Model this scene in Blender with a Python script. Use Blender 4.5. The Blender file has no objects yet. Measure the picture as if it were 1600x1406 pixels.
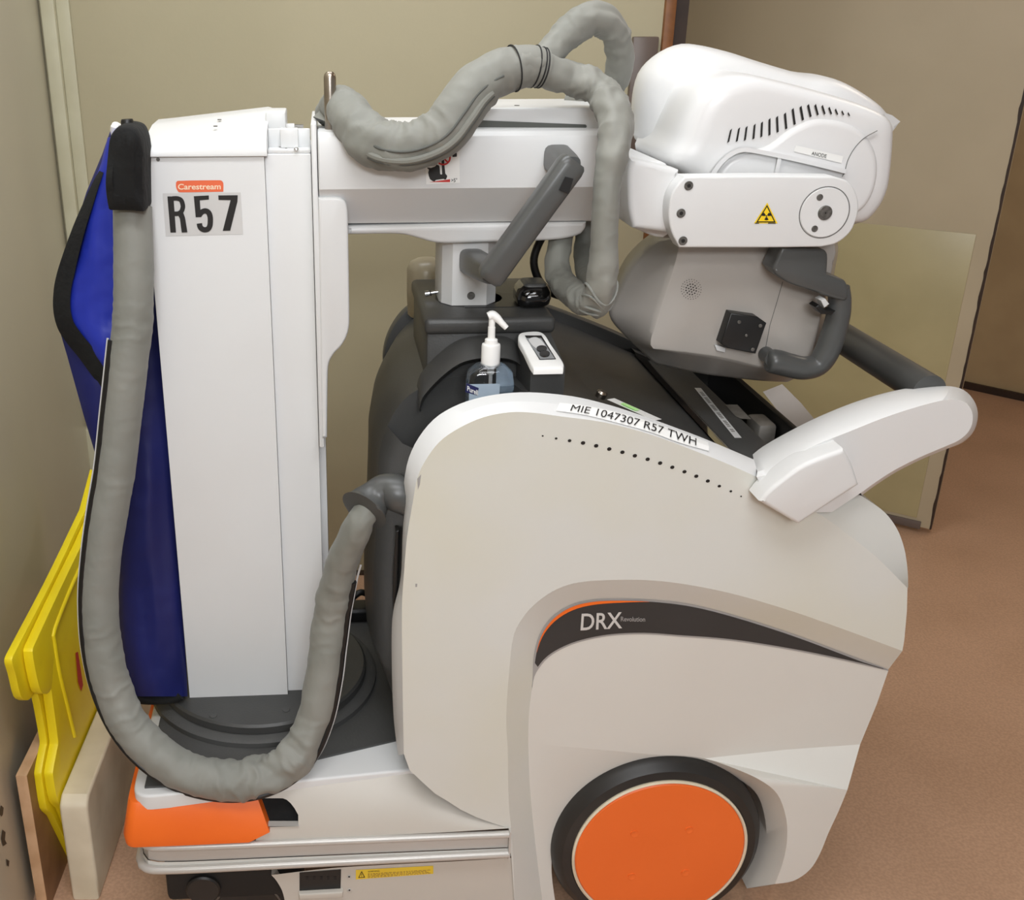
import bpy, bmesh, math
from mathutils import Vector, Matrix, noise

# ------------------------------------------------------------------ camera, light, exposure
F_PX, CX, CY = 1650.0, 610.0, 703.0            # focal length and principal point of the (cropped) photograph
PITCH = math.radians(22.4)
CAM_H = 1.49
FLOOR = -0.054                                 # height of the floor below the machine's datum
scene = bpy.context.scene
COL = scene.collection

cam_d = bpy.data.cameras.new('camera')
cam_d.sensor_fit = 'HORIZONTAL'
cam_d.sensor_width = 36.0
cam_d.lens = 36.0 * F_PX / 1600.0
cam_d.shift_x = (800.0 - CX) / 1600.0
cam_d.shift_y = (CY - 703.0) / 1600.0
cam_d.clip_start = 0.05
cam = bpy.data.objects.new('camera', cam_d)
COL.objects.link(cam)
cam.location = (0, 0, CAM_H)
cam.rotation_euler = (math.pi / 2 - PITCH, 0, 0)
scene.camera = cam

world = bpy.data.worlds.new('world')
scene.world = world
world.use_nodes = True
bg = world.node_tree.nodes['Background']
bg.inputs[0].default_value = (0.98, 0.985, 1.0, 1)
bg.inputs[1].default_value = 0.28


def area(name, loc, size, power, color, target=None):
    d = bpy.data.lights.new(name, 'AREA')
    d.shape = 'RECTANGLE'
    d.size, d.size_y = size
    d.energy = power
    d.color = color
    o = bpy.data.objects.new(name, d)
    COL.objects.link(o)
    o.location = loc
    if target is not None:
        o.rotation_euler = (Vector(target) - Vector(loc)).to_track_quat('-Z', 'Y').to_euler()
    return o


area('ceiling_light_main', (0.05, 0.50, 2.57), (1.2, 0.6), 22, (0.955, 0.985, 1.02))
area('wall_fill_light', (-0.1, 1.75, 2.57), (1.2, 0.6), 18, (0.955, 0.985, 1.02))  # added unseen lamp that brightens the back wall
area('front_fill_light', (0.45, -0.95, 2.57), (1.2, 0.6), 24, (0.955, 0.985, 1.02))  # added fill behind the camera, lights the front faces
area('low_front_fill_light', (0.1, -2.2, 2.57), (1.2, 0.6), 92, (0.955, 0.985, 1.02), (0.0, 1.4, 0.3))  # added frontal fill at a low angle, for the lower mast and signs
area('ceiling_light_corridor', (2.2, 3.0, 2.57), (0.6, 0.6), 10, (1.0, 0.85, 0.70))

vs = scene.view_settings
scene.display_settings.display_device = 'sRGB'
vs.view_transform = 'Standard'
vs.look = 'None'
vs.exposure = -0.2
vs.gamma = 1.0
vs.use_curve_mapping = False

# ------------------------------------------------------------------ from the photograph's rays to points in the room
SP, CP = math.sin(PITCH), math.cos(PITCH)
CAM = Vector((0, 0, CAM_H))
M_LOC = Vector((0.35, 1.43, 0.0))              # the machine stands here, turned a little
M_YAW = math.radians(3.4)
RM = Matrix.Rotation(-M_YAW, 3, 'Z')
CAM_L = RM @ (CAM - M_LOC)


def ray(px, py):
    a = (px - CX) / F_PX
    b = (py - CY) / F_PX
    return Vector((a, CP - b * SP, -SP - b * CP))


def W(px, py, X=None, Y=None, Z=None):
    """world point where the ray of a pixel meets the plane X=, Y= or Z="""
    d = ray(px, py)
    if Y is not None:
        t = Y / d.y
    elif X is not None:
        t = X / d.x
    else:
        t = (Z - CAM_H) / d.z
    return CAM + d * t


def L(px, py, y, s=0.0, z0=0.0):
    """machine-frame point on the upright (or leaning) plane y + s*(z0-z)"""
    d = RM @ ray(px, py)
    c = CAM_L
    t = (y + s * (z0 - c.z) - c.y) / (d.y + s * d.z)
    return c + d * t


def LZ(px, py, z):
    d = RM @ ray(px, py)
    t = (z - CAM_L.z) / d.z
    return CAM_L + d * t


# ------------------------------------------------------------------ materials
def lin(c):
    return tuple(((v / 255.0) / 12.92) if v / 255.0 <= 0.04045 else (((v / 255.0 + 0.055) / 1.055) ** 2.4) for v in c)


def mat(name, rgb, rough=0.5, metal=0.0, rgb2=None, nscale=8.0, bump=0.0, bscale=60.0, spec=0.5, lo=0.4, hi=0.65,
        trans=0.0, alpha=1.0, coat=0.0, emit=None, detail=3.0, sheen=0.0, ior=1.5):
    m = bpy.data.materials.new(name)
    m.use_nodes = True
    nt = m.node_tree
    b = nt.nodes['Principled BSDF']
    b.inputs['Base Color'].default_value = (*lin(rgb), 1)
    b.inputs['Roughness'].default_value = rough
    b.inputs['Metallic'].default_value = metal
    b.inputs['Specular IOR Level'].default_value = spec
    b.inputs['Transmission Weight'].default_value = trans
    b.inputs['Alpha'].default_value = alpha
    b.inputs['Coat Weight'].default_value = coat
    b.inputs['Sheen Weight'].default_value = sheen
    b.inputs['IOR'].default_value = ior
    if emit:
        b.inputs['Emission Color'].default_value = (*lin(emit[0]), 1)
        b.inputs['Emission Strength'].default_value = emit[1]
    tc = nt.nodes.new('ShaderNodeTexCoord')
    if rgb2 is not None:
        n = nt.nodes.new('ShaderNodeTexNoise')
        n.inputs['Scale'].default_value = nscale
        n.inputs['Detail'].default_value = detail
        r = nt.nodes.new('ShaderNodeValToRGB')
        r.color_ramp.elements[0].position = lo
        r.color_ramp.elements[0].color = (*lin(rgb), 1)
        r.color_ramp.elements[1].position = hi
        r.color_ramp.elements[1].color = (*lin(rgb2), 1)
        nt.links.new(tc.outputs['Object'], n.inputs['Vector'])
        nt.links.new(n.outputs['Fac'], r.inputs['Fac'])
        nt.links.new(r.outputs['Color'], b.inputs['Base Color'])
    if bump:
        n2 = nt.nodes.new('ShaderNodeTexNoise')
        n2.inputs['Scale'].default_value = bscale
        n2.inputs['Detail'].default_value = 2.0
        bp = nt.nodes.new('ShaderNodeBump')
        bp.inputs['Strength'].default_value = bump
        bp.inputs['Distance'].default_value = 0.004
        nt.links.new(tc.outputs['Object'], n2.inputs['Vector'])
        nt.links.new(n2.outputs['Fac'], bp.inputs['Height'])
        nt.links.new(bp.outputs['Normal'], b.inputs['Normal'])
    return m


MT = {}
def defmat(key, *a, **k):
    MT[key] = mat(key, *a, **k)


defmat('white_paint', (219, 220, 220), 0.38, rgb2=(216, 216, 215), nscale=3)
defmat('white_shell', (212, 213, 208), 0.42, rgb2=(209, 207, 190), nscale=2.2, lo=0.42, hi=0.7)
defmat('white_lower', (214, 213, 207), 0.42, rgb2=(211, 208, 201), nscale=2.0)
defmat('white_base', (198, 193, 184), 0.42, rgb2=(194, 189, 179), nscale=2.0)
defmat('white_head', (222, 222, 222), 0.33, rgb2=(219, 219, 218), nscale=3)
defmat('collimator_grey', (174, 169, 163), 0.28, rgb2=(168, 162, 155), nscale=3)
defmat('rail_grey', (196, 193, 188), 0.3, metal=0.15, rgb2=(188, 184, 178), nscale=4)
defmat('dark_plastic', (66, 66, 65), 0.42, rgb2=(60, 60, 59), nscale=6, bump=0.08, bscale=300)
defmat('deck_dark', (76, 76, 75), 0.6, rgb2=(69, 69, 68), nscale=6, bump=0.15, bscale=250)
defmat('handle_grey', (78, 79, 78), 0.35, rgb2=(70, 71, 70), nscale=7)
defmat('black', (22, 22, 22), 0.4, rgb2=(18, 18, 18), nscale=5)
defmat('black_gloss', (10, 10, 11), 0.07, rgb2=(13, 12, 12), nscale=4, coat=0.5)
defmat('display_glass', (30, 23, 17), 0.05, rgb2=(34, 26, 19), nscale=3, coat=1.0, spec=0.5, ior=3.0)
defmat('black_rubber', (40, 38, 36), 0.45, rgb2=(30, 29, 28), nscale=8)
defmat('black_cloth', (12, 12, 13), 0.95, rgb2=(20, 21, 21), nscale=14, bump=0.5, bscale=80)
defmat('blue_nylon', (36, 52, 168), 0.40, rgb2=(30, 43, 146), nscale=6, bump=0.35, bscale=24, spec=0.4)
defmat('navy_nylon', (26, 32, 96), 0.45, rgb2=(22, 27, 84), nscale=6, bump=0.35, bscale=20, spec=0.4)
defmat('grey_sleeve', (134, 134, 127), 0.62, rgb2=(125, 126, 119), nscale=9, bump=0.35, bscale=38, sheen=0.1)
defmat('grey_tube', (140, 142, 137), 0.55, rgb2=(133, 135, 130), nscale=4)
defmat('seam_dark', (92, 94, 90), 0.7, rgb2=(84, 86, 82), nscale=9)
defmat('orange', (243, 112, 30), 0.42, rgb2=(238, 106, 26), nscale=4)
defmat('orange_wheel', (240, 112, 42), 0.45, rgb2=(236, 108, 38), nscale=4)
defmat('steel', (170, 160, 148), 0.28, metal=1.0, rgb2=(150, 141, 130), nscale=30)
defmat('chrome', (225, 225, 225), 0.12, metal=1.0, rgb2=(215, 215, 215), nscale=20)
defmat('screw_grey', (120, 118, 114), 0.4, metal=0.6, rgb2=(96, 94, 90), nscale=200)
defmat('label_white', (240, 240, 238), 0.5, rgb2=(234, 234, 231), nscale=10)
defmat('label_grey', (208, 208, 207), 0.45, rgb2=(203, 203, 202), nscale=10)
defmat('ink', (20, 18, 17), 0.5, rgb2=(24, 22, 21), nscale=10)
defmat('logo_orange', (236, 112, 70), 0.5, rgb2=(232, 106, 66), nscale=10)
defmat('logo_cream', (252, 226, 196), 0.5, rgb2=(250, 220, 190), nscale=10)
defmat('warn_yellow', (248, 212, 30), 0.5, rgb2=(242, 204, 24), nscale=10)
defmat('label_yellow', (236, 204, 62), 0.5, rgb2=(230, 196, 56), nscale=10)
defmat('red_print', (204, 48, 44), 0.5, rgb2=(196, 42, 38), nscale=10)
defmat('stripe_dark', (50, 51, 52), 0.4, rgb2=(46, 47, 48), nscale=6)
defmat('stripe_grey', (160, 158, 156), 0.4, rgb2=(152, 150, 148), nscale=6)
defmat('text_grey', (206, 204, 200), 0.5, rgb2=(200, 198, 194), nscale=6)
defmat('yellow_plastic', (246, 224, 30), 0.4, rgb2=(238, 212, 26), nscale=7)
defmat('wood_edge', (214, 176, 138), 0.55, rgb2=(198, 158, 120), nscale=20)
defmat('wood_face', (150, 112, 78), 0.5, rgb2=(132, 96, 66), nscale=14)
defmat('cream_board', (224, 214, 190), 0.5, rgb2=(208, 197, 172), nscale=9)
defmat('wall_paint', (184, 175, 146), 0.6, rgb2=(179, 170, 141), nscale=2, bump=0.05, bscale=120)
defmat('wall_left_paint', (206, 200, 180), 0.28, rgb2=(198, 192, 174), nscale=1.5, spec=0.6)
defmat('trim_paint', (206, 202, 176), 0.5, rgb2=(198, 193, 166), nscale=8)
defmat('door_paint', (190, 176, 148), 0.55, rgb2=(184, 170, 142), nscale=3)
defmat('kick_plate', (180, 168, 126), 0.3, rgb2=(172, 160, 119), nscale=5)
defmat('door_edge', (176, 160, 128), 0.6, rgb2=(100, 80, 54), nscale=30, lo=0.5, hi=0.62)
defmat('jamb_wood', (136, 88, 48), 0.45, rgb2=(116, 72, 38), nscale=20)
defmat('dark_brown', (58, 42, 32), 0.5, rgb2=(48, 35, 27), nscale=10)
defmat('plate_brown', (104, 90, 82), 0.4, rgb2=(96, 83, 76), nscale=10)
defmat('corridor_wall', (190, 166, 126), 0.55, rgb2=(178, 154, 116), nscale=4)
defmat('ceiling_paint', (225, 220, 208), 0.8, rgb2=(220, 214, 200), nscale=4)
defmat('clear_plastic', (235, 240, 245), 0.06, trans=1.0, rgb2=(232, 238, 244), nscale=4)
defmat('gel', (214, 232, 246), 0.08, trans=0.75, rgb2=(206, 226, 242), nscale=4)
defmat('pump_white', (244, 244, 242), 0.35, rgb2=(240, 240, 238), nscale=6)
defmat('label_blue', (176, 192, 206), 0.5, rgb2=(160, 176, 192), nscale=14)
defmat('navy_print', (28, 30, 84), 0.5, rgb2=(24, 26, 78), nscale=10)
defmat('bag_plastic', (196, 184, 158), 0.35, trans=0.45, rgb2=(180, 168, 142), nscale=22, bump=0.4, bscale=40)
defmat('keypad_grey', (150, 152, 154), 0.45, rgb2=(142, 144, 146), nscale=10)
defmat('led_green', (190, 226, 160), 0.4, rgb2=(180, 220, 150), nscale=10, emit=((150, 230, 120), 0.25))
defmat('paper', (214, 206, 200), 0.7, rgb2=(204, 196, 190), nscale=10)
defmat('grey_card', (126, 122, 116), 0.5, rgb2=(110, 106, 100), nscale=40)
defmat('hinge_dark', (30, 30, 30), 0.7, rgb2=(26, 26, 26), nscale=6)


def floor_material():
    m = mat('floor_vinyl', (200, 162, 134), 0.33, rgb2=(190, 153, 125), nscale=3.0, spec=0.5)
    nt = m.node_tree
    b = nt.nodes['Principled BSDF']
    src = b.inputs['Base Color'].links[0].from_socket
    tc = nt.nodes.new('ShaderNodeTexCoord')
    n = nt.nodes.new('ShaderNodeTexNoise')
    n.inputs['Scale'].default_value = 170
    n.inputs['Detail'].default_value = 1
    r = nt.nodes.new('ShaderNodeValToRGB')
    r.color_ramp.elements[0].position = 0.36
    r.color_ramp.elements[0].color = (0.62, 0.58, 0.55, 1)
    r.color_ramp.elements[1].position = 0.66
    r.color_ramp.elements[1].color = (1.16, 1.14, 1.12, 1)
    mx = nt.nodes.new('ShaderNodeMix')
    mx.data_type = 'RGBA'
    mx.blend_type = 'MULTIPLY'
    mx.inputs['Factor'].default_value = 0.28
    nt.links.new(tc.outputs['Object'], n.inputs['Vector'])
    nt.links.new(n.outputs['Fac'], r.inputs['Fac'])
    nt.links.new(src, mx.inputs[6])
    nt.links.new(r.outputs['Color'], mx.inputs[7])
    nt.links.new(mx.outputs[2], b.inputs['Base Color'])
    return m


MT['floor_vinyl'] = floor_material()


# ------------------------------------------------------------------ curves in the picture plane
def smooth(pts, n=6, closed=False):
    """Catmull-Rom through pts; a third entry 1 marks a corner. Extra coords are interpolated too."""
    P = [Vector(p[:2]) for p in pts]
    sharp = [len(p) > 2 and p[2] == 1 for p in pts]
    N = len(P)
    out = []
    for i in range(N if closed else N - 1):
        a, b = P[i], P[(i + 1) % N]
        pa = P[i - 1] if (closed or i > 0) else a
        pb = P[(i + 2) % N] if (closed or i + 2 < N) else b
        ta = (b - a) if sharp[i] else (b - pa) * 0.5
        tb = (b - a) if sharp[(i + 1) % N] else (pb - a) * 0.5
        la = (b - a).length
        if ta.length > 1.2 * la: ta *= 1.2 * la / ta.length
        if tb.length > 1.2 * la: tb *= 1.2 * la / tb.length
        for k in range(n):
            t = k / n
            out.append(a * (2*t**3 - 3*t**2 + 1) + ta * (t**3 - 2*t**2 + t) + b * (-2*t**3 + 3*t**2) + tb * (t**3 - t**2))
    if not closed:
        out.append(P[-1])
    return [(v.x, v.y) for v in out]


def spline3(pts, step=0.004):
    """dense Catmull-Rom through tuples of any length"""
    P = [Vector(p[:3]) for p in pts]
    R = [p[3] if len(p) > 3 else 0 for p in pts]
    N = len(P)
    out = []
    for i in range(N - 1):
        a, b = P[i], P[i + 1]
        pa = P[i - 1] if i else a * 2 - b
        pb = P[i + 2] if i + 2 < N else b * 2 - a
        n = max(2, int((b - a).length / step))
        for k in range(n):
            t = k / n
            p = 0.5 * ((2*a) + (b - pa) * t + (2*pa - 5*a + 4*b - pb) * t*t + (3*a - pa - 3*b + pb) * t**3)
            s = t*t*(3 - 2*t)
            out.append((p, R[i] * (1 - s) + R[i + 1] * s))
    out.append((P[-1], R[-1]))
    return out


def resample(poly, n, closed=False):
    P = [Vector(p) for p in poly]
    if closed:
        P.append(P[0])
    d = [0.0]
    for a, b in zip(P, P[1:]):
        d.append(d[-1] + (b - a).length)
    out = []
    m = n if closed else n - 1
    j = 0
    for i in range(n):
        t = d[-1] * i / m
        while j < len(P) - 2 and d[j + 1] < t:
            j += 1
        seg = d[j + 1] - d[j]
        f = (t - d[j]) / seg if seg > 1e-12 else 0
        out.append(P[j].lerp(P[j + 1], min(1, max(0, f))))
    return out


def inset(P, amt):
    """shrink a closed 2D polygon (list of Vector 2D) by amt"""
    n = len(P)
    A = sum(P[i].x * P[(i + 1) % n].y - P[(i + 1) % n].x * P[i].y for i in range(n))
    sgn = 1 if A > 0 else -1
    out = []
    for i in range(n):
        e1 = (P[i] - P[i - 1]); e2 = (P[(i + 1) % n] - P[i])
        if e1.length < 1e-9: e1 = e2
        if e2.length < 1e-9: e2 = e1
        e1.normalize(); e2.normalize()
        n1 = Vector((-e1.y, e1.x)) * sgn
        n2 = Vector((-e2.y, e2.x)) * sgn
        m = n1 + n2
        if m.length < 1e-6: m = n1
        m.normalize()
        k = max(0.5, m.dot(n1))
        out.append(P[i] + m * (amt / k))
    return out


# ------------------------------------------------------------------ mesh builder
class MB:
    def __init__(self):
        self.bm = bmesh.new()
        self.mats = []

    def mi(self, key):
        if key not in self.mats:
            self.mats.append(key)
        return self.mats.index(key)

    def v(self, p):
        return self.bm.verts.new(p)

    def face(self, pts, key):
        vs_ = [self.v(p) for p in pts]
        f = self.bm.faces.new(vs_)
        f.material_index = self.mi(key)
        if len(vs_) > 4:
            f.normal_update()
            bmesh.ops.triangulate(self.bm, faces=[f], ngon_method='EAR_CLIP')
        return self

    def grid(self, rows, key, cu=False, cv=False):
        R = [[self.v(p) for p in r] for r in rows]
        nr, nc = len(R), len(R[0])
        k = self.mi(key)
        for i in range(nr if cv else nr - 1):
            for j in range(nc if cu else nc - 1):
                q = (R[i][j], R[i][(j + 1) % nc], R[(i + 1) % nr][(j + 1) % nc], R[(i + 1) % nr][j])
                f = self.bm.faces.new(q)
                f.material_index = k
        return R

    def rings(self, rows, key, cap0=True, cap1=True, capkey=None):
        R = self.grid(rows, key, cu=True)
        k = self.mi(capkey or key)
        for flag, r in ((cap0, R[0]), (cap1, R[-1])):
            if flag:
                f = self.bm.faces.new(r)
                f.material_index = k
                f.normal_update()
                bmesh.ops.triangulate(self.bm, faces=[f], ngon_method='EAR_CLIP')
        return self

    def slab(self, poly, axis, a0, a1, key, bev=0.0, bevb=0.0, seg=3, capkey=None):
        """poly: 2D outline in the plane across axis ('x','y','z'); from a0 (front) to a1 with rounded edges"""
        P = [Vector(p) for p in poly]
        sg = 1 if a1 > a0 else -1

        def put(q, a):
            return {'y': (q.x, a, q.y), 'x': (a, q.x, q.y), 'z': (q.x, q.y, a)}[axis]
        rows = []
        if bev > 0:
            for i in range(seg + 1):
                t = math.pi / 2 * i / seg
                rows.append([put(q, a0 + sg * bev * (1 - math.sin(t))) for q in inset(P, bev * (1 - math.cos(t)))][:])
            rows = rows[::-1]
        else:
            rows.append([put(q, a0) for q in P])
        if bevb > 0:
            for i in range(seg + 1):
                t = math.pi / 2 * i / seg
                rows.append([put(q, a1 - sg * bevb * (1 - math.sin(t))) for q in inset(P, bevb * (1 - math.cos(t)))])
        else:
            rows.append([put(q, a1) for q in P])
        return self.rings(rows, key, capkey=capkey)

    def prism(self, pts, y0, y1, key, bev=0.0, bevb=0.0, seg=3, n=6, sm=True, capkey=None):
        """outline traced in the photograph, standing at depth y0 of the machine, going back to y1"""
        px = smooth(pts, n, True) if sm else [p[:2] for p in pts]
        Q = [L(a, b, y0) for a, b in px]
        return self.slab([(q.x, q.z) for q in Q], 'y', y0, y1, key, bev, bevb, seg, capkey)

    def flat(self, pts, y, key, sm=False, n=6, **k):
        px = smooth(pts, n, True) if sm else [p[:2] for p in pts]
        return self.face([L(a, b, y, **k) for a, b in px], key)

    def box(self, lo, hi, key, bev=0.0, seg=2):
        lo, hi = Vector(lo), Vector(hi)
        r = bmesh.ops.create_cube(self.bm, size=1.0)
        vs_ = r['verts']
        for v in vs_:
            v.co = Vector(((lo.x + hi.x) / 2 + v.co.x * (hi.x - lo.x), (lo.y + hi.y) / 2 + v.co.y * (hi.y - lo.y), (lo.z + hi.z) / 2 + v.co.z * (hi.z - lo.z)))
        fs = {f for v in vs_ for f in v.link_faces}
        k = self.mi(key)
        for f in fs: f.material_index = k
        if bev:
            es = list({e for v in vs_ for e in v.link_edges})
            rr = bmesh.ops.bevel(self.bm, geom=es, offset=bev, segments=seg, affect='EDGES', profile=0.5)
            for f in rr['faces']: f.material_index = k
        return self

    def lathe(self, prof, origin, axis, key, seg=32, cap0=True, cap1=True):
        """prof: (radius, along-axis) pairs"""
        o = Vector(origin); ax = Vector(axis).normalized()
        u = ax.orthogonal().normalized(); w = ax.cross(u)
        rows = [[o + ax * h + (u * math.cos(2*math.pi*i/seg) + w * math.sin(2*math.pi*i/seg)) * max(r, 1e-5) for i in range(seg)] for r, h in prof]
        return self.rings(rows, key, cap0, cap1)

    def disc(self, c, axis, r, h, key, seg=20, bev=0.0):
        prof = [(r, 0), (r, h - bev), (r - bev, h)] if bev else [(r, 0), (r, h)]
        return self.lathe(prof, c, axis, key, seg)

    def tube(self, path, key, seg=20, wr=None, flat=1.0, caps=True, twist=None):
        """path: list of (Vector, radius); wr(s, angle)-> radial factor"""
        P = [p for p, r in path]
        T = []
        for i in range(len(P)):
            t = P[min(i + 1, len(P) - 1)] - P[max(i - 1, 0)]
            T.append(t.normalized())
        ref = Vector((0, 1, 0)) if abs(T[0].y) < 0.9 else Vector((1, 0, 0))
        u = (ref - T[0] * ref.dot(T[0])).normalized()
        rows = []
        s = 0.0
        for i, (p, r) in enumerate(path):
            if i:
                s += (P[i] - P[i - 1]).length
                u = (u - T[i] * u.dot(T[i])).normalized()
            w = T[i].cross(u)
            row = []
            for k in range(seg):
                a = 2 * math.pi * k / seg
                f = wr(s, a) if wr else 1.0
                row.append(p + (u * math.cos(a) + w * math.sin(a) * flat) * (r * f))
            rows.append(row)
        return self.rings(rows, key, caps, caps)

    def text(self, s, place, key, bold=0.0):
        """lettering; place(u, v) -> point, u from 0 to 1 along the word, v from 0 at the base to 1 at cap height"""
        verts, faces = glyphs(s, bold)
        V = [self.v(place(u, v)) for u, v in verts]
        k = self.mi(key)
        for f in faces:
            try:
                ff = self.bm.faces.new([V[i] for i in f]); ff.material_index = k
            except ValueError:
                pass
        return self

    def build(self, name, parent=None, angle=32, weld=1e-5):
        bm = self.bm
        if weld:
            bmesh.ops.remove_doubles(bm, verts=bm.verts, dist=weld)
        bmesh.ops.recalc_face_normals(bm, faces=bm.faces)
        th = math.radians(angle)
        for f in bm.faces: f.smooth = True
        for e in bm.edges:
            if len(e.link_faces) != 2 or e.calc_face_angle(0) > th or e.link_faces[0].material_index != e.link_faces[1].material_index:
                e.smooth = False
        me = bpy.data.meshes.new(name)
        bm.to_mesh(me)
        bm.free()
        for k in self.mats:
            me.materials.append(MT[k])
        o = bpy.data.objects.new(name, me)
        COL.objects.link(o)
        if parent is not None:
            o.parent = parent
        return o


_gc = {}
def glyphs(s, bold=0.0):
    if (s, bold) in _gc:
        return _gc[(s, bold)]
    c = bpy.data.curves.new('lettering', 'FONT')
    c.body = s
    c.offset = bold
    c.resolution_u = 4
    o = bpy.data.objects.new('lettering', c)
    COL.objects.link(o)
    dg = bpy.context.evaluated_depsgraph_get()
    me = o.evaluated_get(dg).to_mesh()
    vs_ = [(v.co.x, v.co.y) for v in me.vertices]
    fs = [tuple(p.vertices) for p in me.polygons]
    o.evaluated_get(dg).to_mesh_clear()
    bpy.data.objects.remove(o)
    bpy.data.curves.remove(c)
    x0 = min(v[0] for v in vs_); x1 = max(v[0] for v in vs_)
    cap = 0.729                                           # cap height of the built-in typeface
    vs_ = [((x - x0) / (x1 - x0), y / cap) for x, y in vs_]
    _gc[(s, bold)] = (vs_, fs)
    return vs_, fs


def quad(tl, tr, br, bl, y, **k):
    """u,v inside a quadrilateral of the photograph, at depth y"""
    def place(u, v):
        v = 1 - v
        ax = tl[0] + (tr[0] - tl[0]) * u; ay = tl[1] + (tr[1] - tl[1]) * u
        bx = bl[0] + (br[0] - bl[0]) * u; by = bl[1] + (br[1] - bl[1]) * u
        return L(ax + (bx - ax) * v, ay + (by - ay) * v, y, **k)
    return place


def thing(name, label, cat, loc=(0, 0, 0), rz=0.0, group=None):
    o = bpy.data.objects.new(name, None)
    o.empty_display_size = 0.1
    COL.objects.link(o)
    o.location = loc
    o.rotation_euler = (0, 0, rz)
    return tag(o, label, cat, group)


def tag(o, label, cat, group=None):
    o['label'] = label
    o['category'] = cat
    if group: o['group'] = group
    return o


def struct(o):
    o['kind'] = 'structure'
    return o


def wrinkle(amp, fs, fa, seed):
    """gathered cloth: sharp folds across the sleeve, deeper here and there"""
    def f(s, a):
        ca, sa = math.cos(a), math.sin(a)
        n0 = noise.noise(Vector((seed * 3.1, 7.0, s * 5.0)))
        warp = 0.012 * noise.noise(Vector((ca * 1.4 + seed, sa * 1.4, s * 14)))
        n1 = noise.noise(Vector((ca * fa * .55 + seed, sa * fa * .55, (s + warp) * fs * 1.9)))
        n2 = noise.noise(Vector((ca * fa * 1.3 + seed + 9, sa * fa * 1.3, (s + warp) * fs * 1.1)))
        ridge = 1.0 - 2.6 * min(abs(n1), 0.42)
        return 1.0 + amp * (0.75 + 0.9 * n0) * (0.62 * ridge + 0.85 * n2 - 0.1)
    return f

# ------------------------------------------------------------------ the room
_before = set(bpy.data.objects)
def wall_prism(name, a, b, t, z0, z1, key, side=1):
    """upright slab between plan points a and b, thickness t to the left (side 1) of a->b"""
    a, b = Vector(a), Vector(b)
    d = (b - a).normalized()
    n = Vector((-d.y, d.x)) * t * side
    m = MB()
    m.slab([(p.x, p.y) for p in (a, b, b + n, a + n)], 'z', z0, z1, key)
    return struct(m.build(name))


m = MB(); m.box((-3.2, -2.6, 0.0 - 0.05), (5.2, 6.4, 0.0), 'floor_vinyl'); struct(m.build('floor'))
m = MB(); m.box((-3.2, -2.6, 2.6), (5.2, 6.4, 2.65), 'ceiling_paint'); struct(m.build('ceiling'))
WL_A, WL_B = (-0.47, 0.21), (-0.825, 2.69)
wall_prism('wall_left', WL_A, WL_B, 0.08, 0.0, 2.6, 'wall_left_paint')
wall_prism('wall_back', (-1.1, 2.69), (0.643, 2.69), 0.12, 0.0, 2.6, 'wall_paint')
# upright trim covering the corner of the two walls, with the shadow gap beside it
m = MB(); m.box((-0.816, 2.665, 0.0), (-0.783, 2.69, 2.6), 'trim_paint', 0.003); struct(m.build('trim_1'))
m = MB(); m.box((-0.783, 2.680, 0.0), (-0.752, 2.69, 2.6), 'trim_paint', 0.002); struct(m.build('trim_2'))
# jamb of the doorway: oak face, and an added dark strip standing in for the shaded gap
m = MB()
m.box((0.643, 2.675, 0.0), (0.669, 2.83, 2.6), 'jamb_wood', 0.003)
m.box((0.669, 2.70, 0.0), (0.704, 2.83, 2.6), 'dark_brown')
struct(m.build('trim_3'))
wall_prism('wall_right', (0.704, 2.83), (0.704, 5.9), 0.12, 0.0, 2.6, 'wall_paint')
wall_prism('wall_far', (0.55, 6.26), (3.9, 2.91), 0.12, 0.0, 2.6, 'corridor_wall')
wall_prism('baseboard_far', (0.55, 6.25), (3.9, 2.90), 0.012, 0.0, 0.03, 'dark_brown', side=-1)
m = MB(); m.box((-0.80, 2.67, 0.0), (0.643, 2.69, 0.006), 'dark_brown'); struct(m.build('baseboard_back'))
# door leaf standing open
HX, HY, DX, DY = 0.888, 3.46, 1.668, 2.92
dv = Vector((DX - HX, DY - HY)); dw = dv.length; du = dv.normalized(); dn = Vector((-du.y, du.x))
door = bpy.data.objects.new('door_1', None); COL.objects.link(door)
door.location = (HX, HY, 0); door.rotation_euler = (0, 0, math.atan2(du.y, du.x)); door['kind'] = 'structure'
m = MB(); m.box((0, 0, 0.02), (dw, 0.044, 2.1), 'door_paint', 0.003)
# chipped front edge of the leaf
rows = []
for i in range(120):
    z = 0.02 + 2.08 * i / 119
    c = 0.004 + 0.006 * abs(noise.noise(Vector((z * 14, 3, 1)))) + 0.003 * abs(noise.noise(Vector((z * 60, 8, 1))))
    rows.append([(dw - c, -0.0008, z), (dw + 0.0008, -0.0008, z), (dw + 0.0008, 0.012, z)])
m.grid(rows, 'dark_brown')
m.build('leaf', door)
m = MB(); m.box((0.01, -0.003, 0.05), (dw - 0.045, 0.0, 0.925), 'kick_plate', 0.001); m.build('kick_plate', door)
m = MB(); m.box((0.3, -0.006, 0.015), (dw - 0.03, 0.0, 0.04), 'plate_brown', 0.001); m.build('door_sweep', door)
# brown plate on the wall beside the jamb
m = MB(); m.box((0.573, 2.672, 1.15), (0.634, 2.69, 1.442), 'plate_brown', 0.003)
tag(m.build('push_plate'), 'brown metal plate on the beige wall beside the wooden door jamb', 'plate')

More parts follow.
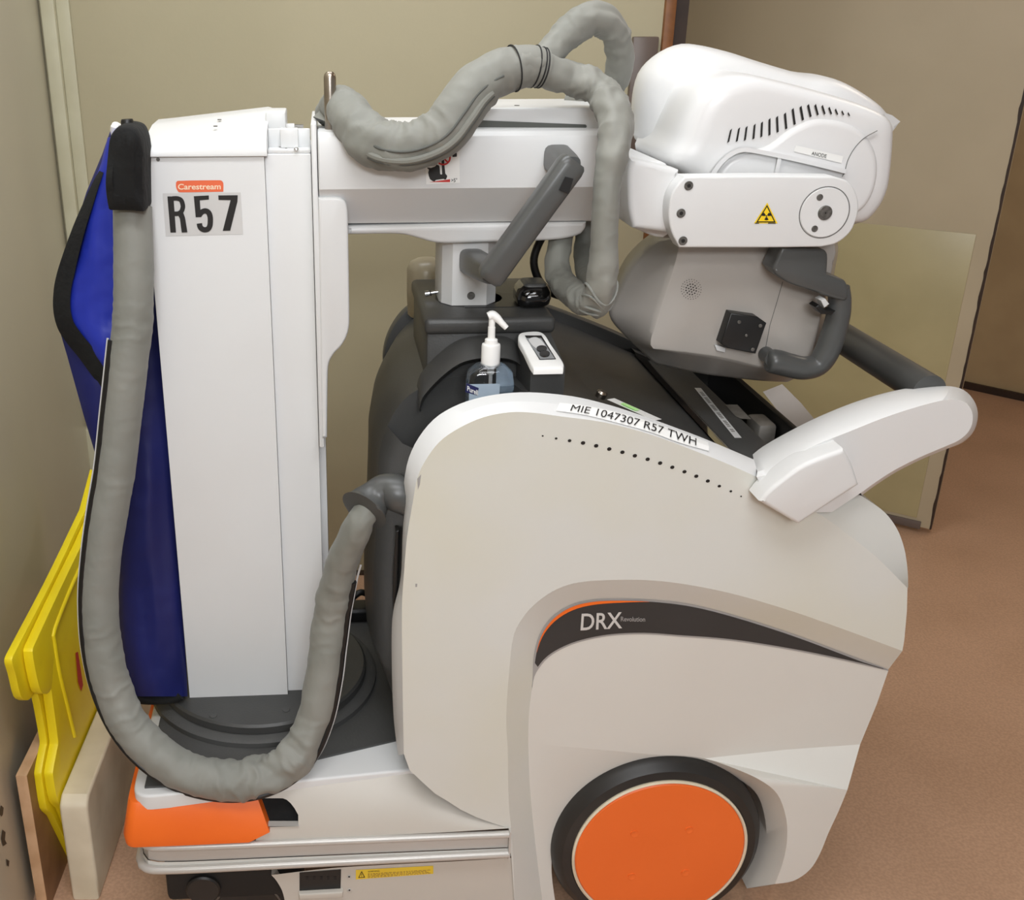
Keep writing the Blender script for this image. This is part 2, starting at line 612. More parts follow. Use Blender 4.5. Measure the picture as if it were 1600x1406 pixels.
# the room was measured for a floor at the datum; set it on the true floor, seen under the same angles
K_ROOM = (CAM_H - FLOOR) / CAM_H
for o in set(bpy.data.objects) - _before:
    if o.type == 'MESH':
        if o.parent is None:
            for v in o.data.vertices:
                v.co = CAM + (Vector(v.co) - CAM) * K_ROOM
        else:
            for v in o.data.vertices:
                v.co = Vector(v.co) * K_ROOM
    elif o.type == 'EMPTY':
        o.location = CAM + (o.location - CAM) * K_ROOM
# low plinth block on the corner trim
m = MB(); m.box((-0.862, 2.74, FLOOR), (-0.812, 2.79, 0.42), 'trim_paint', 0.004); struct(m.build('trim_4'))

# chips in the paint near the foot of the left wall
_n = Vector((WL_B[1] - WL_A[1], -(WL_B[0] - WL_A[0]), 0)).normalized()
_p0 = CAM + (Vector((WL_A[0], WL_A[1], 0)) - CAM) * K_ROOM
wl_o = bpy.data.objects['wall_left']
for chip in ([(1, 1258), (5, 1262), (4, 1272), (2, 1276), (-3, 1270)], [(3, 1296), (8, 1300), (7, 1312), (10, 1318), (4, 1322), (1, 1310)], [(9, 1342), (14, 1345), (13, 1354), (10, 1352)]):
    m = MB()
    P = []
    for a, b in chip:
        d = ray(a, b); t = (_p0 - CAM).dot(_n) / d.dot(_n)
        P.append(CAM + d * t + _n * 0.0008)
    m.face(P, 'dark_brown')
    c = m.build('paint_chip', wl_o)
    c.matrix_parent_inverse = Matrix.Identity(4)

# ------------------------------------------------------------------ the mobile x-ray machine
xm = thing('mobile_xray_machine', 'large white and grey mobile x-ray machine with orange wheel parked along the wall', 'x-ray machine',
           tuple(M_LOC), M_YAW)
DEPTH = 0.62

# --- near side cover -----------------------------------------------------------------------------
RIM_O = smooth([(623, 1180), (616, 1122), (613, 1042), (614, 960), (627, 900), (630, 830), (634, 775), (632, 752), (636, 725), (645, 700), (660, 675), (680, 653), (705, 637), (735, 625), (770, 617),
                (810, 613), (850, 614), (900, 620), (950, 632), (1000, 648), (1050, 666), (1100, 685), (1150, 706), (1178, 718)], 4)
RIM_I = smooth([(631, 1178), (629, 1065), (628, 951), (631, 900), (636, 840), (645, 785), (652, 747), (665, 719), (687, 690), (717, 669), (755, 652), (797, 644), (835, 645),
                (872, 650), (945, 660), (1020, 680), (1095, 708), (1140, 726), (1182, 745)], 4)
HAND_O = smooth([(1178, 718), (1200, 700), (1240, 677), (1290, 652), (1350, 628), (1410, 611), (1460, 604), (1490, 604), (1510, 612), (1524, 630), (1528, 650), (1522, 673), (1505, 691),
                 (1480, 701), (1440, 717), (1400, 737), (1370, 756), (1347, 773)], 4)
HAND_I = smooth([(1182, 745), (1200, 741), (1230, 720), (1270, 697), (1325, 675), (1380, 653), (1435, 635), (1476, 625), (1500, 625), (1514, 634), (1520, 650), (1516, 670), (1501, 686),
                 (1478, 697), (1440, 713), (1400, 733), (1370, 752), (1345, 770)], 4)
CURVE_A = smooth([(804, 1412), (801, 1319), (795, 1254), (793, 1166), (791, 1122), (795, 1057), (802, 996), (817, 965), (839, 941), (869, 921), (904, 910), (957, 906), (1022, 907), (1084, 915), (1154, 930),
                  (1241, 956), (1329, 987), (1410, 1017)], 5)
CURVE_B = smooth([(848, 1412), (839, 1341), (830, 1254), (826, 1188), (826, 1122), (832, 1066), (834, 1026), (843, 991), (861, 965), (887, 947), (917, 938), (957, 935), (1022, 937), (1084, 945), (1154, 963),
                  (1241, 991), (1329, 1024), (1388, 1046)], 5)
CURVE_C = smooth([(832, 1072), (837, 1052), (856, 1028), (882, 1012), (913, 1001), (957, 993), (1009, 991), (1066, 995), (1132, 1000), (1197, 1009), (1285, 1025), (1388, 1048)], 5)
LY, LS, LZ0 = 0.022, 0.025, 0.62                                        # the lower lobe leans in towards the floor


def lobe(a, b):
    return L(a, b, LY, LS, LZ0)


m = MB()
ro = resample(RIM_O, 90); ri = resample(RIM_I, 90)
top_o = [L(q.x, q.y, 0.036) for q in ro]
top_i = [L(q.x, q.y, 0.0) for q in ri]
mid = [a.lerp(b, 0.5) + Vector((0, -0.004, 0.003)) for a, b in zip(top_o, top_i)]
m.grid([[p + Vector((0.0, 0.014, -0.012)) for p in top_o], top_o, mid, top_i], 'white_paint')
crease = smooth([(1182, 745), (1215, 775), (1276, 801), (1322, 833), (1369, 870), (1418, 919)], 5)
back_o = smooth([(1338, 770), (1365, 787), (1385, 803), (1402, 827), (1413, 857), (1418, 890), (1419, 917)], 5)
right_edge = [(1418, 919), (1417, 955), (1413, 1000), (1410, 1017)]
shell = [(q[0], q[1]) for q in RIM_I] + crease[1:] + right_edge[1:-1] + CURVE_A[::-1] + [(799, 1340), (795, 1318), (795, 1294), (770, 1286), (745, 1277), (720, 1265), (700, 1252), (680, 1240), (660, 1222), (640, 1203)]
m.face([L(a, b, 0.0) for a, b in shell], 'white_shell')
# facet behind the crease
c1 = resample(crease[5:], 24); b1 = resample(back_o, 24)
m.grid([[L(q.x, q.y, 0.0) for q in c1], [L(q.x, q.y, 0.022) for q in b1], [L(q.x, q.y, 0.022) + Vector((-.004, 0.09, 0)) for q in b1]], 'white_shell')
m.grid([[L(a, b, 0.0) for a, b in right_edge], [L(a, b, 0.0) + Vector((-0.004, 0.1, 0)) for a, b in right_edge]], 'white_shell')
# the recessed band between upper shell and lower lobe
nA = 120
a1 = resample(CURVE_A, nA); b2 = resample(CURVE_B, nA)
m.grid([[L(q.x, q.y, 0.0) for q in a1], [lobe(q.x, q.y) for q in b2]], 'white_shell')
side = m.build('side_cover', xm, 24)
side['label'] = 'white upper side shell with a row of vent dots'

m = MB()
arch_o = smooth([(1211, 1381), (1224, 1345), (1230, 1310), (1228, 1276), (1215, 1241), (1190, 1220), (1154, 1203), (1101, 1185), (1044, 1180), (996, 1185), (944, 1204), (900, 1235), (869, 1279), (854, 1332), (851, 1363), (854, 1412)], 4)
arch_i = smooth([(1167, 1388), (1186, 1350), (1197, 1310), (1194, 1272), (1180, 1237), (1140, 1209), (1095, 1191), (1044, 1186), (1000, 1191), (950, 1210), (908, 1240), (878, 1282), (864, 1330), (862, 1365), (868, 1412)], 4)
ea = resample(arch_o, 80); eb = resample(arch_i, 80)


def flare_y(q):
    """outer lip of the wheel arch: on the lobe over the wheel, on the flare at its right"""
    t = min(1, max(0, (q.x - 1090) / 110.0))
    t = t * t * (3 - 2 * t)
    return lobe(q.x, q.y).lerp(L(q.x, q.y, -0.010), t)


lip = [flare_y(q) for q in ea]
hole = [L(q.x, q.y, 0.036) for q in eb]
m.grid([lip, hole, [p + Vector((0, 0.16, 0)) for p in hole]], 'white_lower')
upper_arch = [p for p in lip if True]
iA = max(i for i, q in enumerate(ea) if q.x > 1200 and q.y < 1262)
iB = max(i for i, q in enumerate(ea) if q.x > 1105)
sil = [(1388, 1048), (1370, 1100), (1344, 1163)]
bl = [q for q in CURVE_B if q[1] > 1072][::-1]
poly = [lobe(a, b) for a, b in CURVE_C] + [lobe(a, b) for a, b in sil[1:]] + [lobe(1230, 1171)] + lip[iB:] + [lobe(a, b) for a, b in bl[::-1]]
m.face(poly, 'white_lower')
fl = [lip[i] for i in range(iB, iA - 1, -1)]
m.face([lobe(1344, 1163), L(1324, 1234, -0.010)] + fl[::-1] + [lobe(1230, 1171)], 'white_lower')
rs = smooth([(1324, 1234), (1310, 1268), (1295, 1300), (1281, 1334), (1265, 1359), (1240, 1376), (1211, 1381)], 4)
m.face([L(a, b, -0.010) for a, b in rs] + lip[1:iA + 1], 'white_lower')
m.grid([[L(1211, 1381, -0.010), L(1185, 1386, 0.02), L(1167, 1388, 0.05)], [L(1211, 1381, 0.1), L(1185, 1386, 0.1), L(1167, 1388, 0.1)]], 'white_lower')
for seq in ([lobe(a, b) for a, b in sil], [L(a, b, -0.010) for a, b in rs], [lobe(1344, 1163), L(1324, 1234, -0.010)]):
    m.grid([seq, [p + Vector((-0.004, 0.11, 0)) for p in seq]], 'white_lower')
lower = m.build('lower_side_cover', xm, 24)
lower['label'] = 'lower white lobe around the wheel arch'

# dark stripe with the lettering
m = MB()
top = [q for q in CURVE_B if q[1] <= 1072]
ta = resample(top, 80); tb = resample(CURVE_C, 80)


def lobe_off(a, b, off):
    return L(a, b, LY - off, LS, LZ0)


def mixp(i, t):
    q = ta[i].lerp(tb[i], t)
    return q


m.grid([[lobe_off(mixp(i, t).x, mixp(i, t).y, 0.0008) for i in range(80)] for t in (0, 1)], 'stripe_grey')
ins = [[], []]
for i in range(4, 79):
    w = (tb[i] - ta[i]).length
    t = min(0.45, 4.0 / max(w, 1))
    for k, tt in ((0, t), (1, 1 - t * 0.7)):
        q = ta[i].lerp(tb[i], tt); ins[k].append(lobe_off(q.x, q.y, 0.0014))
m.grid(ins, 'stripe_dark')
org = [[], []]
for i in range(6, 33):
    w = (tb[i] - ta[i]).length
    f = math.sin(math.pi * (i - 6) / 26.0)
    t = min(0.45, 4.0 / max(w, 1)); t2 = min(0.48, (4.0 + 5.0 * f + .3) / max(w, 1))
    for k, tt in ((0, t), (1, t2)):
        q = ta[i].lerp(tb[i], tt); org[k].append(lobe_off(q.x, q.y, 0.0020))
m.grid(org, 'orange')
m.text('DRX', lambda u, v: quad((909, 957.5), (972, 955), (972, 981), (907, 984.5), LY - 0.0022, s=LS, z0=LZ0)(u, v), 'text_grey', 0.012)
m.text('Revolution', lambda u, v: quad((970, 963), (1008, 963.5), (1008, 971), (970, 970.5), LY - 0.0022, s=LS, z0=LZ0)(u, v), 'stripe_grey', 0.012)
m.build('side_stripe', lower)

# row of vent dots, scuffs
m = MB()
dots = [(848, 681, 1.3), (869, 685, 1.8), (890, 688.5, 2.4), (911, 692, 2.9), (931.5, 696.5, 2.9), (952, 701.5, 2.9), (972.5, 706.5, 2.9), (992, 712, 2.9), (1012, 717.5, 2.9), (1031.5, 723.5, 2.9),
        (1050.5, 730, 2.8), (1069.5, 737, 2.8), (1088, 744, 2.8), (1106, 751.5, 2.7), (1124, 759.5, 2.3), (1142, 767.5, 1.8), (1158, 775.5, 1.2)]
for x, y, r in dots:
    c = L(x, y, -0.0006)
    R = r * 1.0 / 1010.0
    m.face([c + Vector((math.cos(a) * R * 1.15 , 0, math.sin(a) * R)) for a in [2 * math.pi * i / 14 for i in range(14)]], 'ink')
m.build('vent_holes', side)
m = MB()
for p in ([(652, 748), (658, 741), (656, 757), (653, 765)], [(649, 912), (652, 912), (651.5, 917), (649, 917)]):
    m = MB()
    m.flat(p, -0.0005, 'stripe_grey')
    m.build('scuff_mark', side)


# label with the asset lettering, lying along the rim
def rim_point(x, y, off=0.0020):
    def at(c):
        for a, b in zip(c, c[1:]):
            if (a[0] - x) * (b[0] - x) <= 0 and a[1] < 760 and a[0] != b[0]:
                return a[1] + (b[1] - a[1]) * (x - a[0]) / (b[0] - a[0])
        return c[-1][1]
    o, i = at(RIM_O[40:]), at(RIM_I[28:])
    t = min(1.2, max(0, (y - o) / (i - o)))
    # point of the rounded rim under this spot, then a hair towards the viewer's side
    po, pi_ = L(x, o, 0.036), L(x, i, 0.0)
    pm = po.lerp(pi_, 0.5) + Vector((0, -0.004, 0.003))
    p = po.lerp(pm, 2 * t) if t < .5 else pm.lerp(pi_, 2 * t - 1)
    return p + Vector((0, -0.72, 0.69)) * off


lt = smooth([(873, 631.5), (920, 637), (970, 648), (1020, 662), (1070, 679), (1105, 692)], 6)
lb = smooth([(868, 643), (915, 650), (965, 662), (1015, 676), (1065, 694), (1106, 706)], 6)
lt, lb = resample(lt, 30), resample(lb, 30)
m = MB()
m.grid([[rim_point(*(lt[i].lerp(lb[i], t))) for i in range(30)] for t in [k / 10 for k in range(11)]], 'label_white')


def asset(u, v):
    f = (0.085 + u * 0.83) * 29
    i = min(28, int(f)); k = f - i
    a = lt[i].lerp(lt[i + 1], k); b = lb[i].lerp(lb[i + 1], k)
    q = b.lerp(a, 0.14 + 0.74 * v)
    return rim_point(q.x, q.y, 0.0042)


m.text('MIE 1047307 R57 TWH', asset, 'ink', 0.0)
m.build('asset_label', side)

# --- the handle on the near side and the bar across ----------------------------------------------
m = MB()
ho = resample(HAND_O, 90); hi_ = resample(HAND_I, 90)
O = [L(q.x, q.y, 0.05) for q in ho]; I = [L(q.x, q.y, -0.010) for q in hi_]
M1 = [a.lerp(b, 0.22) + (Vector((0, -0.004, 0.004)) if i < 48 else Vector((0, -0.003, -0.002))) for i, (a, b) in enumerate(zip(I, O))]
m.grid([[p + Vector((0, 0.02, -0.006)) for p in O], O, M1, I], 'white_paint')
m.face(I + [L(1300, 800, -0.010), L(1240, 800, -0.010), L(1195, 770, -0.010)], 'white_paint')
m.face(([p + Vector((0, 0.02, -0.006)) for p in O])[::-1], 'white_paint')
hb = m.build('push_handle', xm, 30)
m = MB()
m.prism([(1187, 784, 1), (1200, 768), (1222, 750), (1251, 729), (1285, 714), (1319, 702, 1), (1332, 725), (1343, 758, 1), (1295, 789), (1248, 820, 1)], -0.046, -0.004, 'white_paint', bev=0.006, n=5)
m.build('handle_boss', hb)
m = MB()
A = L(1452, 612, 0.05); B_ = Vector((A.x, DEPTH - 0.03, A.z))
m.tube([(A, 0.026), (A.lerp(B_, .5), 0.026), (B_, 0.026)], 'handle_grey', 24)
m.build('cross_bar', xm)
# far-side handle and cover, the same shape as the near ones
m = MB()
Q = [L(a, b, 0.0) for a, b in RIM_O[8:] + HAND_O[1:] + back_o[1:] + [(1417, 955), (1388, 1048), (1324, 1234), (1265, 1359), (1211, 1381), (1180, 1384), (800, 1384), (640, 1300)]]
m.slab([(q.x, q.z) for q in Q], 'y', DEPTH - 0.035, DEPTH, 'dark_plastic', 0.004, 0.004, 2)
m.build('far_side_cover', xm)

# --- dark core between the side covers ------------------------------------------------------------
m = MB()
n = 60
sec = []
near = smooth([(632, 1190), (630, 1060), (632, 960), (638, 880), (642, 800), (644, 757), (654, 716), (680, 668), (716, 640), (770, 622), (850, 618), (950, 636), (1050, 670), (1178, 722)], 5)
midp = [(612, 1010), (603, 930), (597, 860), (594, 760), (598, 660), (606, 602), (618, 556), (640, 512), (662, 492), (720, 492), (800, 494)]


def core_section(y, left_px, top_near):
    """profile at depth y: front edge traced at that depth, top following the near rim"""
    a = [L(p[0], p[1], y) for p in smooth(left_px, 5)]
    b = [Vector((q.x, y, q.z)) for q in top_near]
    return a + b


near3 = [L(p[0], p[1], 0.045) for p in resample(near, 170)]
rows = []
WX0, WX1 = L(655, 630, 0.10).x, L(832, 620, 0.125).x
for y, bulge in ((0.045, 0.0), (0.058, 0.2), (0.0585, 0.2), (0.09, 0.5), (0.174, 0.85), (0.1745, 0.85), (0.26, 1.0), (0.38, 1.0), (0.48, 0.8), (0.56, 0.4), (0.60, 0.1)):
    r = []
    for q in near3:
        # front (left) side of the cover bows towards the mast
        w = max(0.0, min(1.0, (0.14 - q.x) / 0.10))
        zz = max(0.0, min(1.0, (q.z - 0.36) / 0.12))
        dip = -0.010
        p = Vector((q.x - 0.052 * bulge * w * zz, y, q.z + dip * (1 - w) - 0.012 * w * bulge))
        if 0.0582 < y < 0.1742 and WX0 < q.x < WX1:
            p.z = min(p.z, 0.80)
        r.append(p)
    rows.append(r)
m.grid(rows, 'dark_plastic')
# close the rear under the handle
back = [near3[-1], L(1330, 800, 0.045), L(1385, 850, 0.045), L(1400, 960, 0.045), L(1375, 1060, 0.045), L(1310, 1240, 0.045), L(1200, 1372, 0.045)]
m.grid([[Vector((p.x - .006, 0.045, p.z - 0.010)) for p in back], [Vector((p.x - .006, 0.60, p.z - 0.010)) for p in back]], 'dark_plastic')
core = m.build('core_cover', xm, 30)


def core_top(x):
    """height of the sloping top of the core at machine x"""
    for a, b in zip(near3, near3[1:]):
        if a.x <= x <= b.x and b.x > a.x and a.z > 0.6:
            return a.z + (b.z - a.z) * (x - a.x) / (b.x - a.x) - 0.010
    return near3[-1].z - 0.010


XV = near3[-1].x                                                     # x of the valley before the handle
# display: glossy panel let into the sloping top
m = MB()
xs = [0.225 + (XV - 0.045 - 0.225) * i / 16 for i in range(17)]
m.grid([[Vector((x, y, core_top(x) + 0.004)) for x in xs] for y in (0.068, 0.2, 0.4, 0.555)], 'display_glass')
disp = m.build('display', xm)
for ya, yb in ((0.052, 0.068), (0.555, 0.585)):
    m = MB()
    m.grid([[Vector((x, y, core_top(x) + h)) for x in xs] for y, h in ((ya, 0.0), (ya, 0.010 if ya > .5 else 0.002), (yb, 0.010 if ya > .5 else 0.005), (yb, 0.0))], 'dark_plastic')
    m.build('display_frame', disp)
# status strip with the green light, and the round button beside it
m = MB()
def topp(px, py, off):
    p = None
    z = 0.9
    for _ in range(8):
        p = LZ(px, py, z); z = core_top(p.x) + off
    return p
m.face([topp(948, 624, 0.013), topp(960, 622, 0.013), topp(1034, 655, 0.013), topp(1022, 657, 0.013)], 'label_white')
m.face([topp(969, 630, 0.014), topp(975, 629, 0.014), topp(1000, 640, 0.014), topp(993, 641, 0.014)], 'led_green')
m.build('status_strip', disp)
m = MB(); c = topp(938, 620, 0.004); m.disc(c, (0.3, -0.2, 1), 0.0085, 0.011, 'steel', 20, 0.003); m.build('power_button', disp)

# --- tray at the front top: the raised block that carries the boom post ---------------------------
TY0 = 0.185
m = MB()
fr = [L(664, 499, TY0), L(869, 501, TY0), L(870, 521, TY0), L(667, 525, TY0)]
zt, zb = fr[0].z, fr[2].z
x0, x1 = fr[0].x, fr[1].x
m.box((x0, TY0, zb), (x1, 0.46, zt), 'dark_plastic', 0.008, 3)
m.box((x0 + 0.004, TY0 + 0.008, zb - 0.2), (x1 - 0.004, 0.45, zb + 0.004), 'dark_plastic', 0.004)
tray = m.build('tray_block', xm)
m = MB()
c = L(735, 486, 0.33)
m.lathe([(0.062, 0), (0.062, 0.0012), (0.05, 0.0016)], (c.x, 0.315, zt - 0.0006), (0, 0, 1), 'black', 40)
m.box((c.x - 0.02, 0.25, zt - 0.0004), (c.x + 0.083, 0.34, zt + 0.001), 'black', 0)
m.build('post_socket', tray)
# moulded hollow for the bottle, between the block and the near rim
m = MB()
well_o = smooth([(655, 640), (660, 622), (676, 602), (700, 580), (725, 565), (760, 559), (800, 562), (822, 580), (834, 604), (838, 622)], 4)
wo = [L(a, b, 0.142) for a, b in well_o]
wi = [L(a + 2, b + 4, 0.152) for a, b in well_o]
wb = [Vector((p.x, 0.176, p.z - 0.004)) for p in wi]
m.grid([[Vector((p.x, 0.19, p.z + 0.022)) for p in wo], [p + Vector((0, 0.012, 0.010)) for p in wo], wo, wi, wb], 'dark_plastic')
m.face([Vector((p.x, 0.176, p.z)) for p in wb] + [Vector((wb[-1].x, 0.176, 0.80)), Vector((wb[0].x, 0.176, 0.80))], 'dark_plastic')
zf = L(760, 640, 0.09).z - 0.03
m.build('bottle_well', tray, 40)

# --- mast post socket: the short white column that holds the boom ---------------------------------
m = MB()
pb = [L(688, 470, 0.27), L(776, 470, 0.27)]
xa, xb = pb[0].x, pb[1].x
yc, hw = 0.315, (xb - xa) / 2
cham = 0.018
pl = [(xa, yc - 0.02), (xa + 0.003, yc - 0.032), (xa + cham, yc - 0.052), (xb - cham, yc - 0.052), (xb, yc - 0.03), (xb, yc + 0.045), (xa, yc + 0.045)]
ztop = L(730, 376, 0.27).z
m.slab(pl, 'z', zt + 0.001, ztop + 0.01, 'white_paint')
post = m.build('boom_post', xm, 20)
m = MB()
c = L(736, 462, yc - 0.052)
m.disc((c.x, yc - 0.0515, c.z), (0, -1, 0), 0.0065, 0.0015, 'screw_grey', 20, 0.0006)
m.build('screw', post)
# chrome latch pin behind the post
m = MB()
a, b = L(664, 459, 0.31), L(690, 455, 0.31)
m.tube([(a, 0.0045), (a.lerp(b, .25), 0.0045)], 'chrome', 14); m.tube([(a.lerp(b, .25), 0.003), (b + (b - a) * .3, 0.003)], 'chrome', 12); m.tube([(a.lerp(b, .3), 0.005), (a.lerp(b, .36), 0.005)], 'black', 12)
m.build('latch_pin', xm)

# --- detector bin behind the display ---------------------------------------------------------------
zbin = core_top(XV)
m = MB()
x2 = XV - 0.040
m.box((x2, 0.05, zbin - 0.14), (x2 + 0.09, 0.59, zbin + 0.012), 'dark_plastic', 0.006)
m.box((x2 + 0.09, 0.05, zbin - 0.14), (x2 + 0.165, 0.59, zbin - 0.055), 'black', 0.0)
m.box((x2 + 0.16, 0.05, zbin - 0.14), (x2 + 0.172, 0.59, zbin + 0.008), 'black', 0.003)
dbin = m.build('detector_bin', xm)
zz = zbin + 0.0126
m = MB()
g = [LZ(1085, 606, zz), LZ(1095, 606, zz), LZ(1159, 684, zz), LZ(1148, 684, zz)]
m.face(g, 'label_grey')
for i in range(26):
    t = (i + 3) / 32
    if i % 5 == 3: continue
    a = g[0].lerp(g[3], t); b = g[1].lerp(g[2], t); a2 = g[0].lerp(g[3], t + .018); b2 = g[1].lerp(g[2], t + .018)
    m.face([a.lerp(b, .25) + Vector((0, 0, .0004)), a.lerp(b, .75) + Vector((0, 0, .0004)), a2.lerp(b2, .75) + Vector((0, 0, .0004)), a2.lerp(b2, .25) + Vector((0, 0, .0004))], 'grey_card')
m.build('bin_label', dbin)
m = MB()
m.face([LZ(1133, 632, zz), LZ(1152, 632, zz), LZ(1174, 655, zz), LZ(1158, 654, zz), LZ(1149, 650, zz)], 'grey_card')
m.build('bin_sticker', dbin)
m = MB()
a, b, c, d = LZ(1178, 643, zbin + .0), LZ(1200, 648, zbin + .0), LZ(1204, 660, zbin + .0), LZ(1183, 654, zbin + .0)
ctr = (a + b + c + d) / 4
m.box((ctr.x - 0.016, ctr.y - 0.03, zbin - 0.054), (ctr.x + 0.016, ctr.y + 0.03, zbin - 0.004), 'grey_card', 0.006)
m.build('connector_plug', dbin)

# --- base: deck, slab, lower side, rails, bumper ----------------------------------------------------
ZD = 0.298
X_L = L(213, 1262, 0.03).x
m = MB()
xr = L(1380, 1060, 0.05).x
slab_pl = smooth([(X_L + 0.04, 0.004), (X_L + 0.02, 0.005), (X_L + 0.005, 0.016), (X_L, 0.035), (X_L, 0.10), (X_L, 0.52), (X_L, 0.56), (X_L + 0.01, 0.59), (X_L + 0.04, 0.60), (-0.2, 0.60, 1), (-0.2, 0.054, 1)], 4, True)
zs = ZD + 0.004
m.slab(slab_pl, 'z', zs, zs - 0.028, 'white_paint', 0.005, 0, 3)
m.build('deck', xm)
m = MB()
mat_px = [(250, 1180), (300, 1196), (400, 1212), (510, 1184), (620, 1157), (660, 1150)]
mp = [LZ(a, b, zs) for a, b in [(226, 1232), (300, 1228), (400, 1211), (510, 1184), (620, 1158)]]
pl = [(p.x, p.y) for p in mp] + [(-0.2, mp[-1].y + 0.03), (-0.2, 0.585), (mp[0].x, 0.585)]
m.slab(pl, 'z', zs + 0.004, zs - 0.002, 'deck_dark')
m.build('deck_mat', xm)
# lower side of the base, with its opening
m = MB()
crs = smooth([(640, 1203), (580, 1212), (510, 1222), (440, 1234), (380, 1243), (330, 1252), (280, 1261), (240, 1268)], 4)
rl = smooth([(795, 1294), (700, 1300), (600, 1305), (500, 1311), (400, 1316), (300, 1321), (240, 1326)], 4)
tr = [(640, 1203), (660, 1222), (680, 1240), (700, 1252), (720, 1265), (745, 1277), (770, 1286), (795, 1294)]
opening = smooth([(400, 1252, 1), (440, 1247), (455, 1254), (464, 1268), (466, 1285, 1), (462, 1290, 1), (418, 1294, 1), (395, 1300, 1)], 4, True)


def bs(a, b):
    """side of the base: leans out from under the slab to the rail"""
    # crease and rail heights at this x
    def at(c):
        c = sorted(c)
        for p, q in zip(c, c[1:]):
            if p[0] <= a <= q[0] and q[0] > p[0]:
                return p[1] + (q[1] - p[1]) * (a - p[0]) / (q[0] - p[0])
        return c[0][1] if a < c[0][0] else c[-1][1]
    t0 = at(crs) if a < 640 else at(tr)
    t1 = at(rl)
    t = min(1, max(0, (b - t0) / max(1, t1 - t0)))
    y = (0.047 * max(0, (a - 230) / 410.0) if a < 640 else 0.047 * max(0, (795 - a) / 155.0) ** 1.5) * (1 - t) ** 1.5 - 0.004 * t
    return L(a, b, y)


xsr = [795, 770, 745, 720, 700, 680, 660, 640, 600, 560, 520, 490, 466]
rows = []
def cut(c, x):
    c = sorted(c)
    for p, q in zip(c, c[1:]):
        if p[0] <= x <= q[0] and q[0] > p[0]:
            return p[1] + (q[1] - p[1]) * (x - p[0]) / (q[0] - p[0])
    return c[0][1] if x < c[0][0] else c[-1][1]
for x in xsr:
    t0 = cut(tr, x) if x >= 640 else cut(crs, x)
    t1 = cut(rl, x)
    rows.append([bs(x, t0 + (t1 - t0) * k / 6) for k in range(7)])
m.grid(rows, 'white_base')
# strips above, below the opening
for x0_, x1_ in ((466, 400),):
    for f0, f1 in (('t', 'o'), ('b', 'r')):
        rr = []
        for k in range(12):
            x = x0_ + (x1_ - x0_) * k / 11
            top_o_ = {True: 1247 + max(0, (x - 440)) ** 2 / 26.0}[True]
            top_o_ = min(top_o_, 1286); bot = 1291 - (466 - x) * -0.02
            t0, t1 = cut(crs, x), cut(rl, x)
            ys = (t0, min(max(top_o_, t0 + 1), bot)) if f0 == 't' else (bot, t1)
            rr.append([bs(x, ys[0] + (ys[1] - ys[0]) * j / 3) for j in range(4)])
        m.grid(rr, 'white_base')
rr = []
for k in range(10):
    x = 400 - (400 - 225) * k / 9
    rr.append([bs(x, cut(crs, x) + (cut(rl, x) - cut(crs, x)) * j / 3) + Vector((0, 0.02, 0)) for j in range(4)])
m.grid(rr, 'white_base')
# inside of the opening
m.grid([[L(400, 1291, -0.003), L(467, 1291, -0.003)], [L(400, 1291, -0.003) + Vector((0, .013, 0.0)), L(467, 1291, -0.003) + Vector((0, .013, 0.0))]], 'rail_grey')
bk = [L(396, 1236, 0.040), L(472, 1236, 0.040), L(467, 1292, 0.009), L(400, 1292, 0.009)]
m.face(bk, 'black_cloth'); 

# skirt under the rails
sk = smooth([(446, 1412, 1), (441, 1392), (432, 1376), (424, 1367, 1), (520, 1356), (620, 1350), (720, 1345), (799, 1340, 1), (804, 1412, 1)], 4, True)
m.face([L(a, b, 0.004) for a, b in sk], 'white_base')
q = [L(a, b, 0.004) for a, b in smooth([(446, 1412), (441, 1392), (432, 1376), (424, 1367)], 4)]
m.grid([q, [p + Vector((0, .1, 0)) for p in q]], 'white_base')
base = m.build('base_side', xm, 30)
base['label'] = 'low white side of the base under the deck'
# black slot with the sill, screws, yellow warning label on the skirt
m = MB()
m.flat([(468, 1363), (533, 1358), (532, 1393), (468, 1396)], 0.003, 'black')
for k in range(5):
    x = 478 + k * 11
    m.flat([(x, 1370), (x + 4, 1369.6), (x + 4, 1374), (x, 1374.3)], 0.0024, 'hinge_dark')
m.prism([(467, 1398), (536, 1394), (536, 1403), (467, 1407)], -0.006, 0.006, 'white_base', bev=0.003, sm=False)
m.build('vent_slot', base)
for x, y in ((545.5, 1369.5), (546, 1390.5)):
    m = MB(); m.disc(L(x, y, 0.0045), (0, -1, 0), 0.0038, 0.0025, 'rail_grey', 16, 0.001); m.disc(L(x, y, 0.002), (0, -1, 0), 0.0018, 0.0006, 'ink', 6); m.build('screw', base)
m = MB()
wl = quad((556, 1359), (677, 1352.5), (677, 1365), (556, 1374), 0.0032)
m.face([wl(0, 1), wl(1, 1), wl(1, 0), wl(0, 0)], 'label_yellow')
wl2 = quad((556, 1359), (677, 1352.5), (677, 1365), (556, 1374), 0.0026)
m.face([wl2(.03, .14), wl2(.075, .86), wl2(.12, .14)], 'ink')
wl3 = quad((556, 1359), (677, 1352.5), (677, 1365), (556, 1374), 0.0022)
m.face([wl3(.045, .22), wl3(.075, .70), wl3(.105, .22)], 'label_yellow')
wl4 = quad((556, 1359), (677, 1352.5), (677, 1365), (556, 1374), 0.0018)
m.face([wl4(.071, .36), wl4(.071, .58), wl4(.079, .58), wl4(.079, .36)], 'ink'); m.face([wl4(.071, .26), wl4(.071, .32), wl4(.079, .32), wl4(.079, .26)], 'ink')
